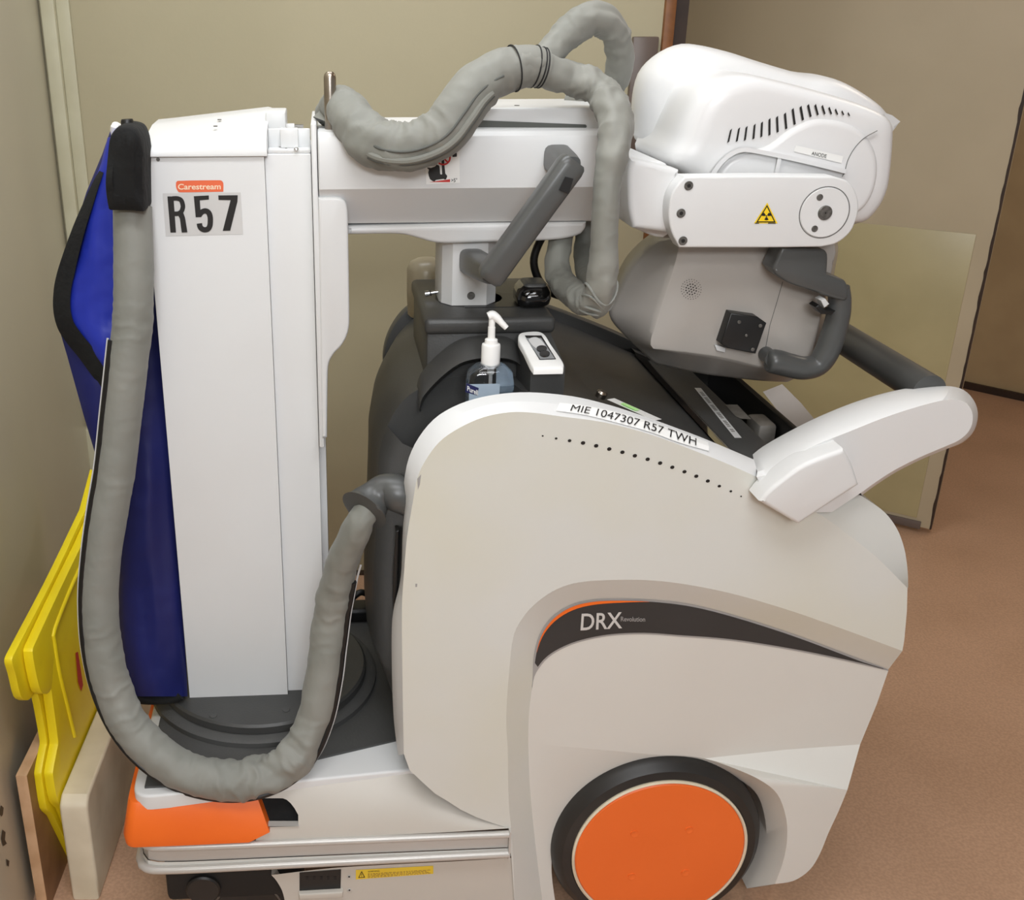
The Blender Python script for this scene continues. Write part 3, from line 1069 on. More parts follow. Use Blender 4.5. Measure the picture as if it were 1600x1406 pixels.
m.text('WARNING', lambda u, v: wl2(.155 + .15 * u, .66 + .16 * v), 'ink')
import random
rnd = random.Random(4)
for r_ in range(4):
    u = .155
    while u < .96:
        w_ = rnd.uniform(.015, .05)
        if u + w_ > .97: break
        y0_ = .52 - r_ * .13
        m.face([wl2(u, y0_), wl2(u + w_, y0_), wl2(u + w_, y0_ - .05), wl2(u, y0_ - .05)], 'wood_face')
        u += w_ + .012
m.build('warning_label', base)

# twin rails round the foot of the base
def rail(px_l, px_r, r):
    a = L(px_r[0], px_r[1], -0.006); b = L(px_l[0], px_l[1], -0.006)
    d = (b - a)
    pts = [a, a.lerp(b, .3), a.lerp(b, .6), a.lerp(b, .94)]
    c = a.lerp(b, 1.0)
    pts += [c + Vector((-0.012, 0.006, 0)), c + Vector((-0.024, 0.024, 0)), c + Vector((-0.028, 0.06, 0)), c + Vector((-0.028, 0.3, 0)), c + Vector((-0.028, 0.56, 0))]
    return spline3([tuple(p) + (r,) for p in pts], 0.012)
m = MB()
m.tube(rail((240, 1325), (795, 1303), 0.0065), 'rail_grey', 14)
m.tube(rail((240, 1360), (795, 1333), 0.0075), 'rail_grey', 14)
lo_ = rail((240, 1350), (795, 1327), 0.001); hi2 = rail((240, 1332), (795, 1308), 0.001)
n_ = min(len(lo_), len(hi2))
A_ = resample([p for p, r in lo_], 60); B2 = resample([p for p, r in hi2], 60)
sh = Vector((0.003, 0.005, 0))
m.grid([[p + sh for p in A_], [p + sh for p in B2]], 'rail_grey')
C_ = resample([p for p, r in rail((240, 1368), (795, 1341), 0.001)], 60)
m.grid([[p + Vector((0.002, 0.003, 0)) for p in A_], [p + Vector((0.002, 0.003, 0)) for p in C_], [p + Vector((0.012, 0.016, -0.003)) for p in C_]], 'white_lower')
m.box((L(795, 1303, 0).x - .001, -0.012, L(795, 1340, -.006).z), (L(795, 1303, 0).x + .002, 0.006, L(795, 1297, -.006).z), 'rail_grey')
m.build('side_rail', xm)

# orange corner bumper
m = MB()
zb0 = L(300, 1320, -0.012).z; zb1 = L(300, 1262, -0.002).z
XB = L(190, 1300, -0.012).x
xe = L(420, 1275, -0.010).x
bot = [(xe - 0.035, -0.012), (XB + 0.018, -0.012), (XB + 0.004, -0.004), (XB, 0.012), (XB, 0.28), (XB, 0.60), (XB + 0.07, 0.60), (XB + 0.07, 0.06), (xe - 0.03, 0.06)]
mid_ = [(xe, -0.010), (XB + 0.018, -0.014), (XB + 0.003, -0.006), (XB - 0.002, 0.012), (XB - 0.002, 0.28), (XB - 0.002, 0.60), (XB + 0.07, 0.60), (XB + 0.07, 0.06), (xe, 0.05)]
top_ = [(xe - 0.02, 0.018), (XB + 0.026, 0.005), (XB + 0.012, 0.010), (XB + 0.007, 0.03), (XB + 0.007, 0.28), (XB + 0.007, 0.60), (XB + 0.07, 0.60), (XB + 0.07, 0.06), (xe - 0.022, 0.05)]
rows = []
for pl, z in ((bot, zb0), (mid_, zb0 + 0.018), (top_, zb1), ([(x + (0.002 if x < XB + 0.03 else 0.004), y + .004) for x, y in top_], zb1 + 0.006)):
    rows.append([(x, y, z) for x, y in smooth([(a, b, 1) if i_ in (0, 5, 6, 7, 8) else (a, b) for i_, (a, b) in enumerate(pl)], 3, True)])
m.rings(rows, 'orange')
bp_ = m.build('corner_bumper', xm, 35)
bp_['label'] = 'orange corner bumper'

# front caster under the base
m = MB()
cc = L(392, 1425, 0.07)
m.lathe([(0.03, -.012), (0.056, -.016), (0.068, -.010), (0.07, 0.0), (0.07, 0.03), (0.066, 0.045), (0.03, 0.045)], (cc.x, 0.05, 0.07 + FLOOR), (0, 1, 0), 'black_rubber', 40)
m.lathe([(0.058, -.0175), (0.060, -.0185), (0.062, -.0175), (0.060, -.014)], (cc.x, 0.05, 0.07 + FLOOR), (0, 1, 0), 'screw_grey', 40, False, False)
cst = m.build('caster', xm)
m = MB()
m.box((X_L + 0.035, 0.03, 0.045), (cc.x + 0.10, 0.52, 0.20), 'hinge_dark', 0.01)
m.disc((cc.x - 0.075, 0.029, 0.075), (0, -1, 0), 0.030, 0.008, 'black_rubber', 24, 0.003)
m.build('undercarriage', xm)

# drive wheel
WC = Vector((0.1225, 0.003, 0.133))
m = MB()
R_ = WC.z - FLOOR
m.lathe([(0.10, 0.03), (R_ - 0.033, 0.002), (R_ - 0.029, 0.0), (R_ - 0.016, 0.003), (R_ - 0.005, 0.013), (R_, 0.024), (R_, 0.06), (R_ - 0.006, 0.072), (0.1, 0.075)], (WC.x, 0.006, WC.z), (0, 1, 0), 'black_rubber', 96)
wheel = m.build('drive_wheel', xm, 25)
m = MB()
RO = 0.1555
m.lathe([(RO, 0.006), (RO, -0.002), (RO - 0.003, -0.004), (RO - 0.005, -0.002), (RO - 0.0055, 0.004)], (WC.x, 0.006, WC.z), (0, 1, 0), 'cream_board', 96, False, False)
m.build('wheel_rim', wheel)
m = MB()
m.lathe([(RO - 0.0055, 0.01), (RO - 0.0055, -0.001), (RO - 0.008, -0.003), (0.0001, -0.003)], (WC.x, 0.006, WC.z), (0, 1, 0), 'orange_wheel', 96, True, False)
for a in (35, 125, 215, 305):
    c = Vector((WC.x + 0.068 * math.cos(math.radians(a + 12)), 0.0028, WC.z + 0.068 * math.sin(math.radians(a + 12))))
    m.lathe([(0.007, 0.0003), (0.0066, -0.0012), (0.0055, -0.0008), (0.0001, -0.0004)], c, (0, 1, 0), 'orange_wheel', 20, False, False)
hub = m.build('wheel_cover', wheel, 25)
hub['label'] = 'orange wheel disc'

# --- mast -------------------------------------------------------------------------------------------
MY = 0.22
TX, TY_, TZ = -0.575, 0.325, 0.306
m = MB()
m.lathe([(0.215, 0), (0.215, 0.012), (0.207, 0.016)], (TX, TY_, TZ - 0.002), (0, 0, 1), 'deck_dark', 72)
m.lathe([(0.188, 0.012), (0.188, 0.017), (0.196, 0.018), (0.196, 0.031), (0.192, 0.035)], (TX, TY_, TZ - 0.002), (0, 0, 1), 'dark_plastic', 72)
for px, py in ((333, 1118), (447, 1109)):
    c = LZ(px, py, TZ + 0.033); m.disc(c, (0, 0, 1), 0.007, 0.0015, 'deck_dark', 18, 0.0006)
m.build('turntable', xm)
ZB = TZ + 0.033
x0, x1 = -0.704, -0.526
ZT = 1.2975
m = MB()
m.slab([(x0, MY + 0.0), (x1, MY + 0.0), (x1, MY + 0.21), (x0, MY + 0.21)], 'z', ZB, ZT, 'white_paint', 0, 0.003)
mast = m.build('mast_column', xm)
m = MB(); m.disc((L(247, 249, MY).x, MY - 0.0, L(247, 249, MY).z), (0, -1, 0), 0.0028, 0.001, 'screw_grey', 14); m.build('screw', mast)
# cap with a sloping, rounded front
m = MB()
f = [(219, 241), (417, 241)]
xa, xb = L(219, 241, MY - 0.006).x, L(417, 241, MY - 0.006).x
def capsec(x, k):
    zb = ZT - 0.001
    # front height rises towards the right
    h = 0.012 + 0.020 * k
    return [(x, MY + 0.215, zb), (x, MY - 0.007, zb), (x, MY - 0.007, zb + 0.003), (x, MY - 0.004, zb + h * 0.55), (x, MY + 0.004, zb + h * 0.9), (x, MY + 0.016, zb + h * 1.0 + 0.003),
            (x, MY + 0.13, zb + h + 0.0205), (x, MY + 0.20, zb + h + 0.0225), (x, MY + 0.215, zb + h + 0.016)]
rows = [capsec(xa + 0.004, 0.0), capsec(xa, 0.02)]
rows[0] = [(p[0], MY + 0.1 + (p[1] - MY - 0.1) * 0.97, p[2] + (0.003 if i < 2 else -0.004)) for i, p in enumerate(rows[0])]
for k in (0.15, 0.4, 0.7, 0.97): rows.append(capsec(xa + (xb - xa) * k, k))
r = capsec(xb, 1.0); rows.append([(p[0], p[1], p[2] - (0.002 if i > 2 else 0)) for i, p in enumerate(r)])
m.rings(rows, 'white_paint')
cap = m.build('mast_cap', mast, 40)
m = MB()
for px, py in ((343, 189), (337, 204)):
    m = MB()
    c = L(px, py, MY + (0.10 if py < 195 else 0.05))
    m.disc((c.x, c.y, ZT + (.041 if py < 195 else .036)), (0, 0, 1), 0.0032, 0.0012, 'screw_grey', 14)
    m.build('screw', cap)
# number label and maker's plate
m = MB()
g = quad((254, 302), (376, 300.5), (380, 366), (259, 369), MY - 0.0006)
m.face([g(0, 0), g(1, 0), g(1, 1), g(0, 1)], 'label_grey')
y_ = MY - 0.0012


def stroke(pts, w, key='ink', y=None, cl=False):
    """band of even width along a px polyline"""
    P = [Vector(p) for p in pts]
    a, b = [], []
    for i, p in enumerate(P):
        t = (P[min(i + 1, len(P) - 1)] - P[max(i - 1, 0)]).normalized()
        nn = Vector((-t.y, t.x)) * (w / 2 if not callable(w) else w(i / (len(P) - 1)) / 2)
        a.append(p + nn); b.append(p - nn)
    yy = y_ if y is None else y
    m.grid([[L(q.x, q.y, yy) for q in a], [L(q.x, q.y, yy) for q in b]], key)


def Z3(u, v):
    return (220 + u / 8.0, 260 + v / 8.0)


# R
m.flat([Z3(332, 375), Z3(408, 375), Z3(440, 826), Z3(370, 828)], y_, 'ink')
stroke(smooth([Z3(395, 401), Z3(460, 401), Z3(505, 425), Z3(524, 480), Z3(524, 520), Z3(505, 565), Z3(465, 590), Z3(410, 592)], 5), 7.2, y=y_ - 0.0002)
m.flat([Z3(440, 600), Z3(530, 578), Z3(553, 640), Z3(583, 824), Z3(512, 826), Z3(488, 650), Z3(470, 618)], y_ - 0.0004, 'ink')
# 5
m.flat([Z3(662, 372), Z3(850, 362), Z3(852, 414), Z3(738, 424), Z3(748, 580), Z3(757, 634), Z3(686, 636)], y_, 'ink')
stroke(smooth([Z3(728, 612), Z3(760, 572), Z3(805, 556), Z3(845, 575), Z3(866, 625), Z3(869, 690), Z3(862, 745), Z3(838, 782), Z3(795, 792), Z3(757, 775), Z3(738, 745), Z3(732, 712)], 5), 8.4, y=y_ - 0.0002)
# 7
m.flat([Z3(968, 362), Z3(1212, 360), Z3(1208, 440), Z3(1118, 804), Z3(1024, 806), Z3(1122, 422), Z3(972, 420)], y_, 'ink')
m.build('number_label', mast)
m = MB()
lp = smooth([(275, 285, 1), (278, 282.5), (343, 281.5), (347, 283), (349, 287), (349, 299.5, 1), (281, 300.5), (277.5, 298), (275, 292)], 3, True)
m.face([L(a, b, MY - 0.0006) for a, b in lp], 'logo_orange')
m.text('Carestream', lambda u, v: quad((278, 287), (345, 286.5), (345, 295.5), (278, 296), MY - 0.0012)(u, v), 'logo_cream', 0.02)
m.build('maker_plate', mast)

# inner mast section beside it, with its bracket on top
x2 = L(487, 300, MY + 0.014).x
m = MB()
m.slab([(x1 + 0.0005, MY + 0.012), (x2, MY + 0.012), (x2, MY + 0.20), (x1 + 0.0005, MY + 0.20)], 'z', ZB, L(450, 240, MY + .012).z, 'white_paint', 0, 0.002)
x3 = L(507, 700, MY + 0.02).x
m.slab([(x2, MY + 0.05), (x3 + 0.002, MY + 0.05), (x3 + 0.002, MY + 0.18), (x2, MY + 0.18)], 'z', ZB, L(495, 300, MY + .05).z, 'white_paint')
inner = m.build('inner_mast', xm)
zi = L(450, 240, MY + .012).z
m = MB()
b0, b1 = L(418, 236, MY + .012).x, L(485, 236, MY + .012).x
m.box((b0, MY + 0.014, zi), (b1, MY + 0.05, zi + 0.006), 'white_paint', 0.0015)
m.box((b0, MY + 0.045, zi), (b1, MY + 0.05, zi + 0.033), 'white_paint', 0.0015)
q0, q1 = L(438, 220, MY + .03).x, L(466, 220, MY + .03).x
m.box((q0, MY + 0.03, zi + 0.006), (q1, MY + 0.05, zi + 0.034), 'white_paint', 0.002)
m.box((L(416, 195, MY + .08).x, MY + 0.07, zi), (L(447, 195, MY + .08).x, MY + 0.15, zi + 0.055), 'white_paint', 0.003)
br = m.build('mast_bracket', inner)
for px, py in ((427, 229), (463, 234)):
    m = MB(); c = LZ(px, py, zi + 0.006); m.lathe([(0.0042, 0), (0.0038, 0.002), (0.002, 0.0034), (0.0001, 0.0038)], c, (0, 0, 1), 'chrome', 16); m.build('screw', br)
for px, py in ((437.5, 230), (447, 232)):
    m = MB(); c = LZ(px, py, zi + 0.006); m.disc(c, (0, 0, 1), 0.0018, 0.0008, 'screw_grey', 10); m.build('screw', br)
m = MB()
c = L(453, 200, MY + .10)
m.tube([(Vector((c.x - .01, MY + .10, c.z)), 0.007), (Vector((c.x + .007, MY + .10, c.z)), 0.007)], 'label_grey', 18)
m.tube([(Vector((c.x + .007, MY + .10, c.z)), 0.0055), (Vector((c.x + .021, MY + .10, c.z)), 0.0055)], 'screw_grey', 18)
m.build('cable_stud', br)

# --- boom ---------------------------------------------------------------------------------------------
BY = 0.20
BXR = L(975, 250, BY).x
def bpt(px, py, y): return L(px, py, y)
xl = L(497, 250, BY).x
zt_, zc_, zb_ = L(600, 205, BY).z, L(700, 292, BY).z, L(700, 350, BY + 0.050).z
m = MB()
def bsec(x, e=0.0):
    zt2 = zt_ - e; zb2 = zb_ + e
    return [(x, BY + 0.062, zb2), (x, BY + 0.050, zb2 + 0.003), (x, BY + e, zc_ - 0.002), (x, BY + e, zc_ + 0.004), (x, BY + e, zt2 - 0.016), (x, BY + 0.003 + e, zt2 - 0.008), (x, BY + 0.010, zt2 - 0.002), (x, BY + 0.020, zt2),
            (x, BY + 0.225, zt2), (x, BY + 0.24, zt2 - 0.01), (x, BY + 0.24, zb2)]
m.rings([bsec(xl, 0.002), bsec(xl + 0.002), bsec(-0.2), bsec(-0.0), bsec(BXR)], 'white_paint')
boom = m.build('boom', xm, 28)
# raised channel along its top, with the slot
m = MB()
ca, cb = L(742, 190, BY + 0.03).x, L(962, 190, BY + 0.03).x
ztc = L(850, 167, BY + 0.035).z
m.slab([(ca, BY + 0.025), (cb, BY + 0.025), (cb, BY + 0.20), (ca, BY + 0.20)], 'z', zt_ - 0.002, ztc, 'white_paint', 0, 0.004)
chn = m.build('top_channel', boom)
m = MB(); m.flat([(741, 187.5), (752, 188), (915, 194.5), (917, 197), (916, 199.5), (742, 199)], BY + 0.0243, 'seam_dark')
m.build('slot', chn)
m = MB(); m.disc((L(804, 167, BY + .08).x, BY + .06, ztc), (0, 0, 1), 0.004, 0.0008, 'screw_grey', 12); m.build('screw', chn)
# end flange and mast-side frame strip
m = MB()
zf_t, zf_b = L(492, 192, BY + .02).z, L(507, 690, MY + .01).z
fx0, fx1 = L(487, 260, BY + .004).x, L(496, 260, BY + .004).x
m.box((fx0, BY + 0.004, zf_b), (fx1, BY + 0.23, zf_t), 'white_paint', 0.002)
m.build('end_flange', boom)
# carriage cover running down from the boom
m = MB()
m.prism([(497, 309, 1), (528, 309), (539, 315), (543, 328), (544, 360), (546, 500), (543, 522), (534, 540), (522, 553), (514, 568), (512, 590), (511, 684, 1), (503, 686, 1), (500, 500)], BY + 0.002, BY + 0.14, 'white_paint', bev=0.004, n=5)
m.build('carriage_cover', boom)
# lower lip under the boom
m = MB()
m.prism([(543, 354, 1), (700, 350), (917, 347, 1), (915, 357), (906, 367), (880, 374), (840, 377), (770, 379), (700, 381), (676, 379), (655, 373), (630, 367), (600, 366), (543, 367, 1)], BY + 0.045, BY + 0.22, 'white_paint', bev=0.006, n=5)
m.build('boom_underside', boom)
# tip-over warning sticker
m = MB()
sq = [(664, 236), (718, 230), (718, 285), (666, 288)]
m.flat([(664, 232), (718, 230), (718.5, 285.5), (666, 288)], BY - 0.0006, 'label_white')
def SZ(u, v): return (640 + u / 14.06, 200 + v / 14.06)
y_ = BY - 0.0012
m.flat([SZ(385, 865), SZ(470, 880), SZ(560, 845), SZ(590, 805), SZ(640, 820), SZ(660, 850), SZ(672, 1010), SZ(690, 1022), SZ(715, 1015), SZ(712, 950), SZ(705, 810), SZ(700, 700), SZ(755, 640), SZ(765, 810), SZ(785, 1000), SZ(825, 1050),
        SZ(820, 1085), SZ(798, 1130), SZ(770, 1130), SZ(745, 1118), SZ(580, 1140), SZ(545, 1175), SZ(505, 1165), SZ(450, 1125), SZ(420, 1050), SZ(408, 980), SZ(425, 915), SZ(390, 885)], y_, 'ink')
m.flat([SZ(880, 545), SZ(930, 540), SZ(970, 480), SZ(1015, 490), SZ(1040, 580), SZ(1035, 630), SZ(945, 638), SZ(930, 570)], y_, 'ink')
m.flat([SZ(700, 640), SZ(760, 600), SZ(900, 520), SZ(940, 540), SZ(770, 640), SZ(755, 700)], y_ + .0002, 'ink')
m.flat([SZ(430, 1188), SZ(890, 1125), SZ(888, 1188)], y_, 'red_print')
cx_, cy_ = SZ(740, 655)
stroke([(cx_ + 10.5 * math.cos(a), cy_ + 10.5 * math.sin(a)) for a in [math.pi * 2 * i / 32 for i in range(33)]], 2.6, 'red_print', y_ - 0.0003)
stroke([(cx_ - 7.4, cy_ - 7.4), (cx_ + 7.4, cy_ + 7.4)], 2.4, 'red_print', y_ - 0.0004)
m.text('>5°', lambda u, v: quad(SZ(915, 1105), SZ(1045, 1100), SZ(1045, 1186), SZ(915, 1188), y_)(u, v), 'ink', 0.01)
m.build('tip_warning_label', boom)

# steel post standing on the boom
m = MB()
c = L(517, 204, 0.235)
h = L(516, 111, 0.235).z - c.z + 0.004
m.lathe([(0.0090, 0), (0.0090, h - 0.009), (0.0078, h - 0.004), (0.005, h - 0.001), (0.0001, h)], (c.x, c.y, c.z - 0.004), (0, 0, 1), 'steel', 32)
m.build('steel_post', xm)

# dark grab handle on the boom
m = MB()
hy = 0.088
T_, B3 = L(889, 262, hy), L(770, 426, hy)
def rsec(c, t, w, h):
    pass
path = [(T_ + (T_ - B3).normalized() * 0.012, 0.0165), (T_ + (T_ - B3).normalized() * 0.008, 0.020), (T_, 0.0215), (T_.lerp(B3, .3), 0.021), (T_.lerp(B3, .7), 0.021), (B3, 0.0215), (B3 - (T_ - B3).normalized() * 0.008, 0.020), (B3 - (T_ - B3).normalized() * 0.013, 0.0155)]
m.tube(path, 'handle_grey', 28, wr=lambda s, a: 1.0 / (abs(math.cos(a)) ** 4 + abs(math.sin(a)) ** 4) ** 0.25 * 0.93)
for px, py in ((889, 262), (770, 426)):
    e = L(px, py, hy)
    back_ = L(870, 247, BY + 0.002) if py < 300 else L(737, 408, BY + 0.062)
    m.tube([(e + Vector((0, -0.004, 0)), 0.0165), (e.lerp(back_, .3), 0.019), (back_, 0.0215)], 'handle_grey', 28, wr=lambda s, a: 1.0 / (abs(math.cos(a)) ** 4 + abs(math.sin(a)) ** 4) ** 0.25 * 0.93)
gh = m.build('grab_handle', xm, 40)
m = MB()
m.flat([(883, 276), (896, 279), (889, 303), (873, 297)], hy - 0.0222, 'black')
m.build('release_button', gh)

# --- tube head ------------------------------------------------------------------------------------------
# yoke hub between boom and fork
m = MB()
hubc = L(990, 240, 0.30)
m.tube([(Vector((L(972, 225, 0.17).x, 0.31, L(980, 235, 0.17).z)), 0.052), (Vector((L(998, 225, 0.17).x, 0.31, L(980, 235, 0.17).z)), 0.052)], 'white_paint', 40)
m.build('boom_end_bearing', xm)
FY = 0.105
def fork_loft(m_, secs, key, n=48, cap=True):
    rows = []
    for y, pts in secs:
        sp_ = smooth(pts, 6, True)
        rs_ = resample(sp_, n, True)
        rows.append([L(q.x, q.y, y) for q in rs_])
    m_.rings(rows, key, cap, cap)
m = MB()
# knuckle: the solid end of the yoke
kn = [(985, 247, 1), (1046, 262, 1), (1062, 266, 1), (1062, 366, 1), (990, 357, 1), (984, 330), (982, 300), (982, 270)]
m.prism(kn, FY + 0.030, FY + 0.075, 'white_paint', bev=0.008, n=5)
kn2 = [(976, 242, 1), (1010, 250), (1045, 262), (1045, 366), (990, 356), (980, 345), (975, 300), (974, 262)]
m.prism(kn2, FY + 0.07, FY + 0.36, 'white_paint', bev=0.004, n=5)
yoke = m.build('yoke', xm, 35)
m = MB()
pl = [(1070, 276, 1), (1200, 275), (1304, 276, 1), (1326, 284), (1338, 302), (1342, 323), (1338, 344), (1328, 364), (1308, 380), (1284, 386, 1), (1200, 387), (1062, 387, 1), (1050, 364), (1045, 340), (1047, 312), (1056, 292)]
m.prism(pl, FY, FY + 0.032, 'white_paint', bev=0.003, n=6)
plate = m.build('yoke_arm', xm, 35)
for px, py in ((1076, 290), (1064, 333), (1067, 376)):
    m = MB(); c = L(px, py, FY - 0.0005)
    m.disc(c, (0, -1, 0), 0.0065, 0.0015, 'screw_grey', 20, 0.0006); m.disc(c + Vector((0, -.0015, 0)), (0, -1, 0), 0.003, 0.0003, 'ink', 6); m.build('screw', plate)
m = MB()
c = L(1288, 332, FY)
m.lathe([(0.0375, 0.0), (0.0375, -0.0006), (0.0365, -0.0006), (0.0365, 0.0)], c, (0, 1, 0), 'screw_grey', 56, False, False)
m.disc(c, (0, -1, 0), 0.0358, 0.0018, 'white_paint', 56, 0.0008)
m.disc(c + Vector((0, -.0018, 0)), (0, -1, 0), 0.0105, 0.0025, 'screw_grey', 28, 0.001); m.disc(c + Vector((0, -.0043, 0)), (0, -1, 0), 0.0012, 0.0004, 'ink', 8)
for px, py in ((1280, 308), (1272, 357)):
    q = L(px, py, FY); m.disc(q + Vector((0, -.0018, 0)), (0, -1, 0), 0.0048, 0.001, 'screw_grey', 18, 0.0004)
m.build('pivot_cap', plate)
m = MB()
def tri(cx, cy, s, y, key):
    m.flat([(cx, cy - s * 1.14), (cx + s * .98, cy + s * .76), (cx - s * 1.08, cy + s * .76)], y, key)
m.face([L(a, b, FY - 0.0006) for a, b in smooth([(1199, 316.5), (1215, 349), (1178, 349)], 1, True)], 'warn_yellow')
m.face([L(a, b, FY - 0.0010) for a, b in [(1198.7, 320), (1212, 347.5), (1181.5, 347.5)]], 'ink')
m.face([L(a, b, FY - 0.0014) for a, b in [(1198.4, 323.5), (1209.2, 345.8), (1184.6, 345.8)]], 'warn_yellow')
tc_ = (1197.6, 337.5)
for k in range(3):
    a0 = math.radians(90 + 120 * k)
    P = []
    for r_, da in ((2.0, -28), (6.8, -28), (7.3, 0), (6.8, 28), (2.0, 28)):
        a = a0 + math.radians(da); P.append((tc_[0] + r_ * math.cos(a) * 1.05, tc_[1] + r_ * math.sin(a) * .95))
    m.flat(P, FY - 0.0018, 'ink')
m.flat([(tc_[0] + 1.2 * math.cos(a), tc_[1] + 1.2 * math.sin(a)) for a in [math.pi * 2 * i / 12 for i in range(12)]], FY - 0.0018, 'ink')
m.flat([(1180, 348), (1186, 348), (1186, 349.4), (1180, 349.4)], FY - 0.0014, 'ink'); m.flat([(1200, 348), (1212, 348), (1212, 349.4), (1200, 349.4)], FY - 0.0014, 'ink')
m.build('radiation_sign', plate)

# housing: the far cowl, a smooth shell
m = MB()
cowl = [(982, 215), (977, 180), (979, 141), (990, 106), (1018, 80), (1050, 68), (1078, 69), (1116, 77), (1172, 94), (1235, 111), (1277, 116), (1308, 125), (1340, 141), (1372, 162), (1386, 180), (1384, 215), (1384, 262), (1378, 296), (1362, 328), (1330, 350), (1200, 345), (1100, 300), (1040, 250), (1011, 222)]
Cc = [L(a, b, 0.42 - 0.08 * min(1, max(0, (a - 990) / 390.0))) for a, b in resample(smooth(cowl, 6, True), 96, True)]
ce = sum(Cc, Vector()) / len(Cc)
rows = []
for y, s_ in ((0.47, .55), (0.465, .72), (0.445, .88), (0.41, .965), (0.37, 1.0), (0.335, .985), (0.31, .94), (0.295, .87), (0.288, .74)):
    rows.append([Vector((ce.x + (p.x - ce.x) * s_, y, ce.z + (p.z - ce.z) * s_)) for p in Cc])
m.rings(rows, 'white_head')
cow = m.build('tube_housing', xm, 50)
# near side shell with the vents
m = MB()
nf = [(1034, 251), (1048, 215), (1060, 180), (1074, 149), (1090, 131), (1112, 119), (1152, 113), (1200, 122), (1262, 138), (1320, 155), (1362, 172), (1380, 188), (1382, 210), (1378, 262), (1372, 296), (1356, 326), (1330, 345), (1200, 335), (1090, 290)]
na = resample(smooth(nf, 6, True), 96, True)
N0 = [L(q.x, q.y, 0.215) for q in na]
cn = L(1230, 240, 0.215)
rows = []
for y, s_ in ((0.36, 1.0), (0.225, 1.0), (0.200, .992), (0.184, .975), (0.174, .945), (0.167, .89), (0.164, .79), (0.163, .6)):
    rows.append([Vector((cn.x + (p.x - cn.x) * s_, y, cn.z + (p.z - cn.z) * s_)) for p in N0])
m.rings(rows, 'white_head')
sh_ = m.build('side_shell', cow, 50)
# raised dome over the pivot, with parting line, fairing band and rib
m = MB()
dome = [(1109, 300, 1), (1128, 262), (1150, 244), (1200, 228), (1232, 205), (1262, 190), (1287, 186), (1320, 191), (1350, 206), (1368, 232), (1374, 262), (1369, 296), (1354, 324), (1330, 342, 1)]
m.prism(dome, 0.156, 0.20, 'white_head', bev=0.010, seg=4, n=6)
m.build('pivot_dome', sh_, 50)
m = MB()
stf = smooth([(1112, 275), (1126, 255), (1144, 240), (1165, 234), (1216, 243), (1270, 255), (1322, 268)], 6)
def ribbon(pts, w, y0, y1, key):
    P = [Vector(p) for p in pts]
    a, b = [], []
    for i, p in enumerate(P):
        t = (P[min(i + 1, len(P) - 1)] - P[max(i - 1, 0)]).normalized(); nn = Vector((-t.y, t.x)) * w / 2
        a.append(p + nn); b.append(p - nn)
    m.grid([[L(q.x, q.y, y1) for q in a], [L(q.x, q.y, y0) for q in a], [L(q.x, q.y, y0) for q in b], [L(q.x, q.y, y1) for q in b]], key)
ribbon(stf, 7, 0.147, 0.16, 'white_head')
ribbon([(1219, 243), (1216, 258), (1212, 276)], 6, 0.149, 0.16, 'white_head')
m.build('fairing_band', sh_)
m = MB()
ribbon(smooth([(1371, 204), (1350, 216), (1335, 232), (1325, 250), (1320, 268), (1316, 276)], 5), 1.0, 0.1552, 0.16, 'seam_dark')
m.build('parting_line', sh_)
# vent slots
m = MB()
VX = [628, 665, 700, 737, 771, 806, 841, 878, 914, 950, 984, 1016, 1047, 1077, 1105, 1133, 1160]
VT = [462, 456, 450, 440, 430, 415, 405, 390, 370, 360, 352, 352, 356, 364, 372, 380, 388]
VB = [524, 520, 515, 509, 500, 492, 479, 464, 445, 425, 410, 402, 398, 398, 400, 402, 406]
for i, (u, t, b) in enumerate(zip(VX, VT, VB)):
    x, y0_, y1_ = 920 + .35 * u, 40 + .35 * t, 40 + .35 * b
    w_ = 1.9 if i < 10 else 1.9 - 0.16 * (i - 9)
    sk_ = (0.30 - i * 0.06) * (y1_ - y0_) * .35
    yv = 0.1605
    m.face([L(x + sk_ - w_ + .6, y0_ + 2, yv), L(x + sk_ + w_, y0_ - 1, yv), L(x - sk_ + w_, y1_ - 2, yv), L(x - sk_ - w_ + .6, y1_, yv)], 'ink')
m.build('vent_slots', sh_)
m = MB()
g = quad((1244, 227), (1318, 244), (1315, 255), (1240, 236.5), 0.1545)
m.face([g(0, 0), g(1, 0), g(1, 1), g(0, 1)], 'label_white')
m.text('ANODE', lambda u, v: quad((1269, 236), (1292, 241), (1291, 247), (1268, 242), 0.1538)(u, v), 'ink', 0.0)
m.build('anode_label', sh_)
# torn corner of clear tape at the end
m = MB()
m.face([L(1382, 176, 0.29), L(1394, 180, 0.29), L(1407, 190, 0.29), L(1398, 197, 0.29), L(1384, 222, 0.29)], 'label_grey')
m.face([L(1384, 178, 0.293), L(1394, 181, 0.293), L(1406, 190, 0.293), L(1384, 220, 0.293)], 'label_grey')
m.build('tape_corner', cow)

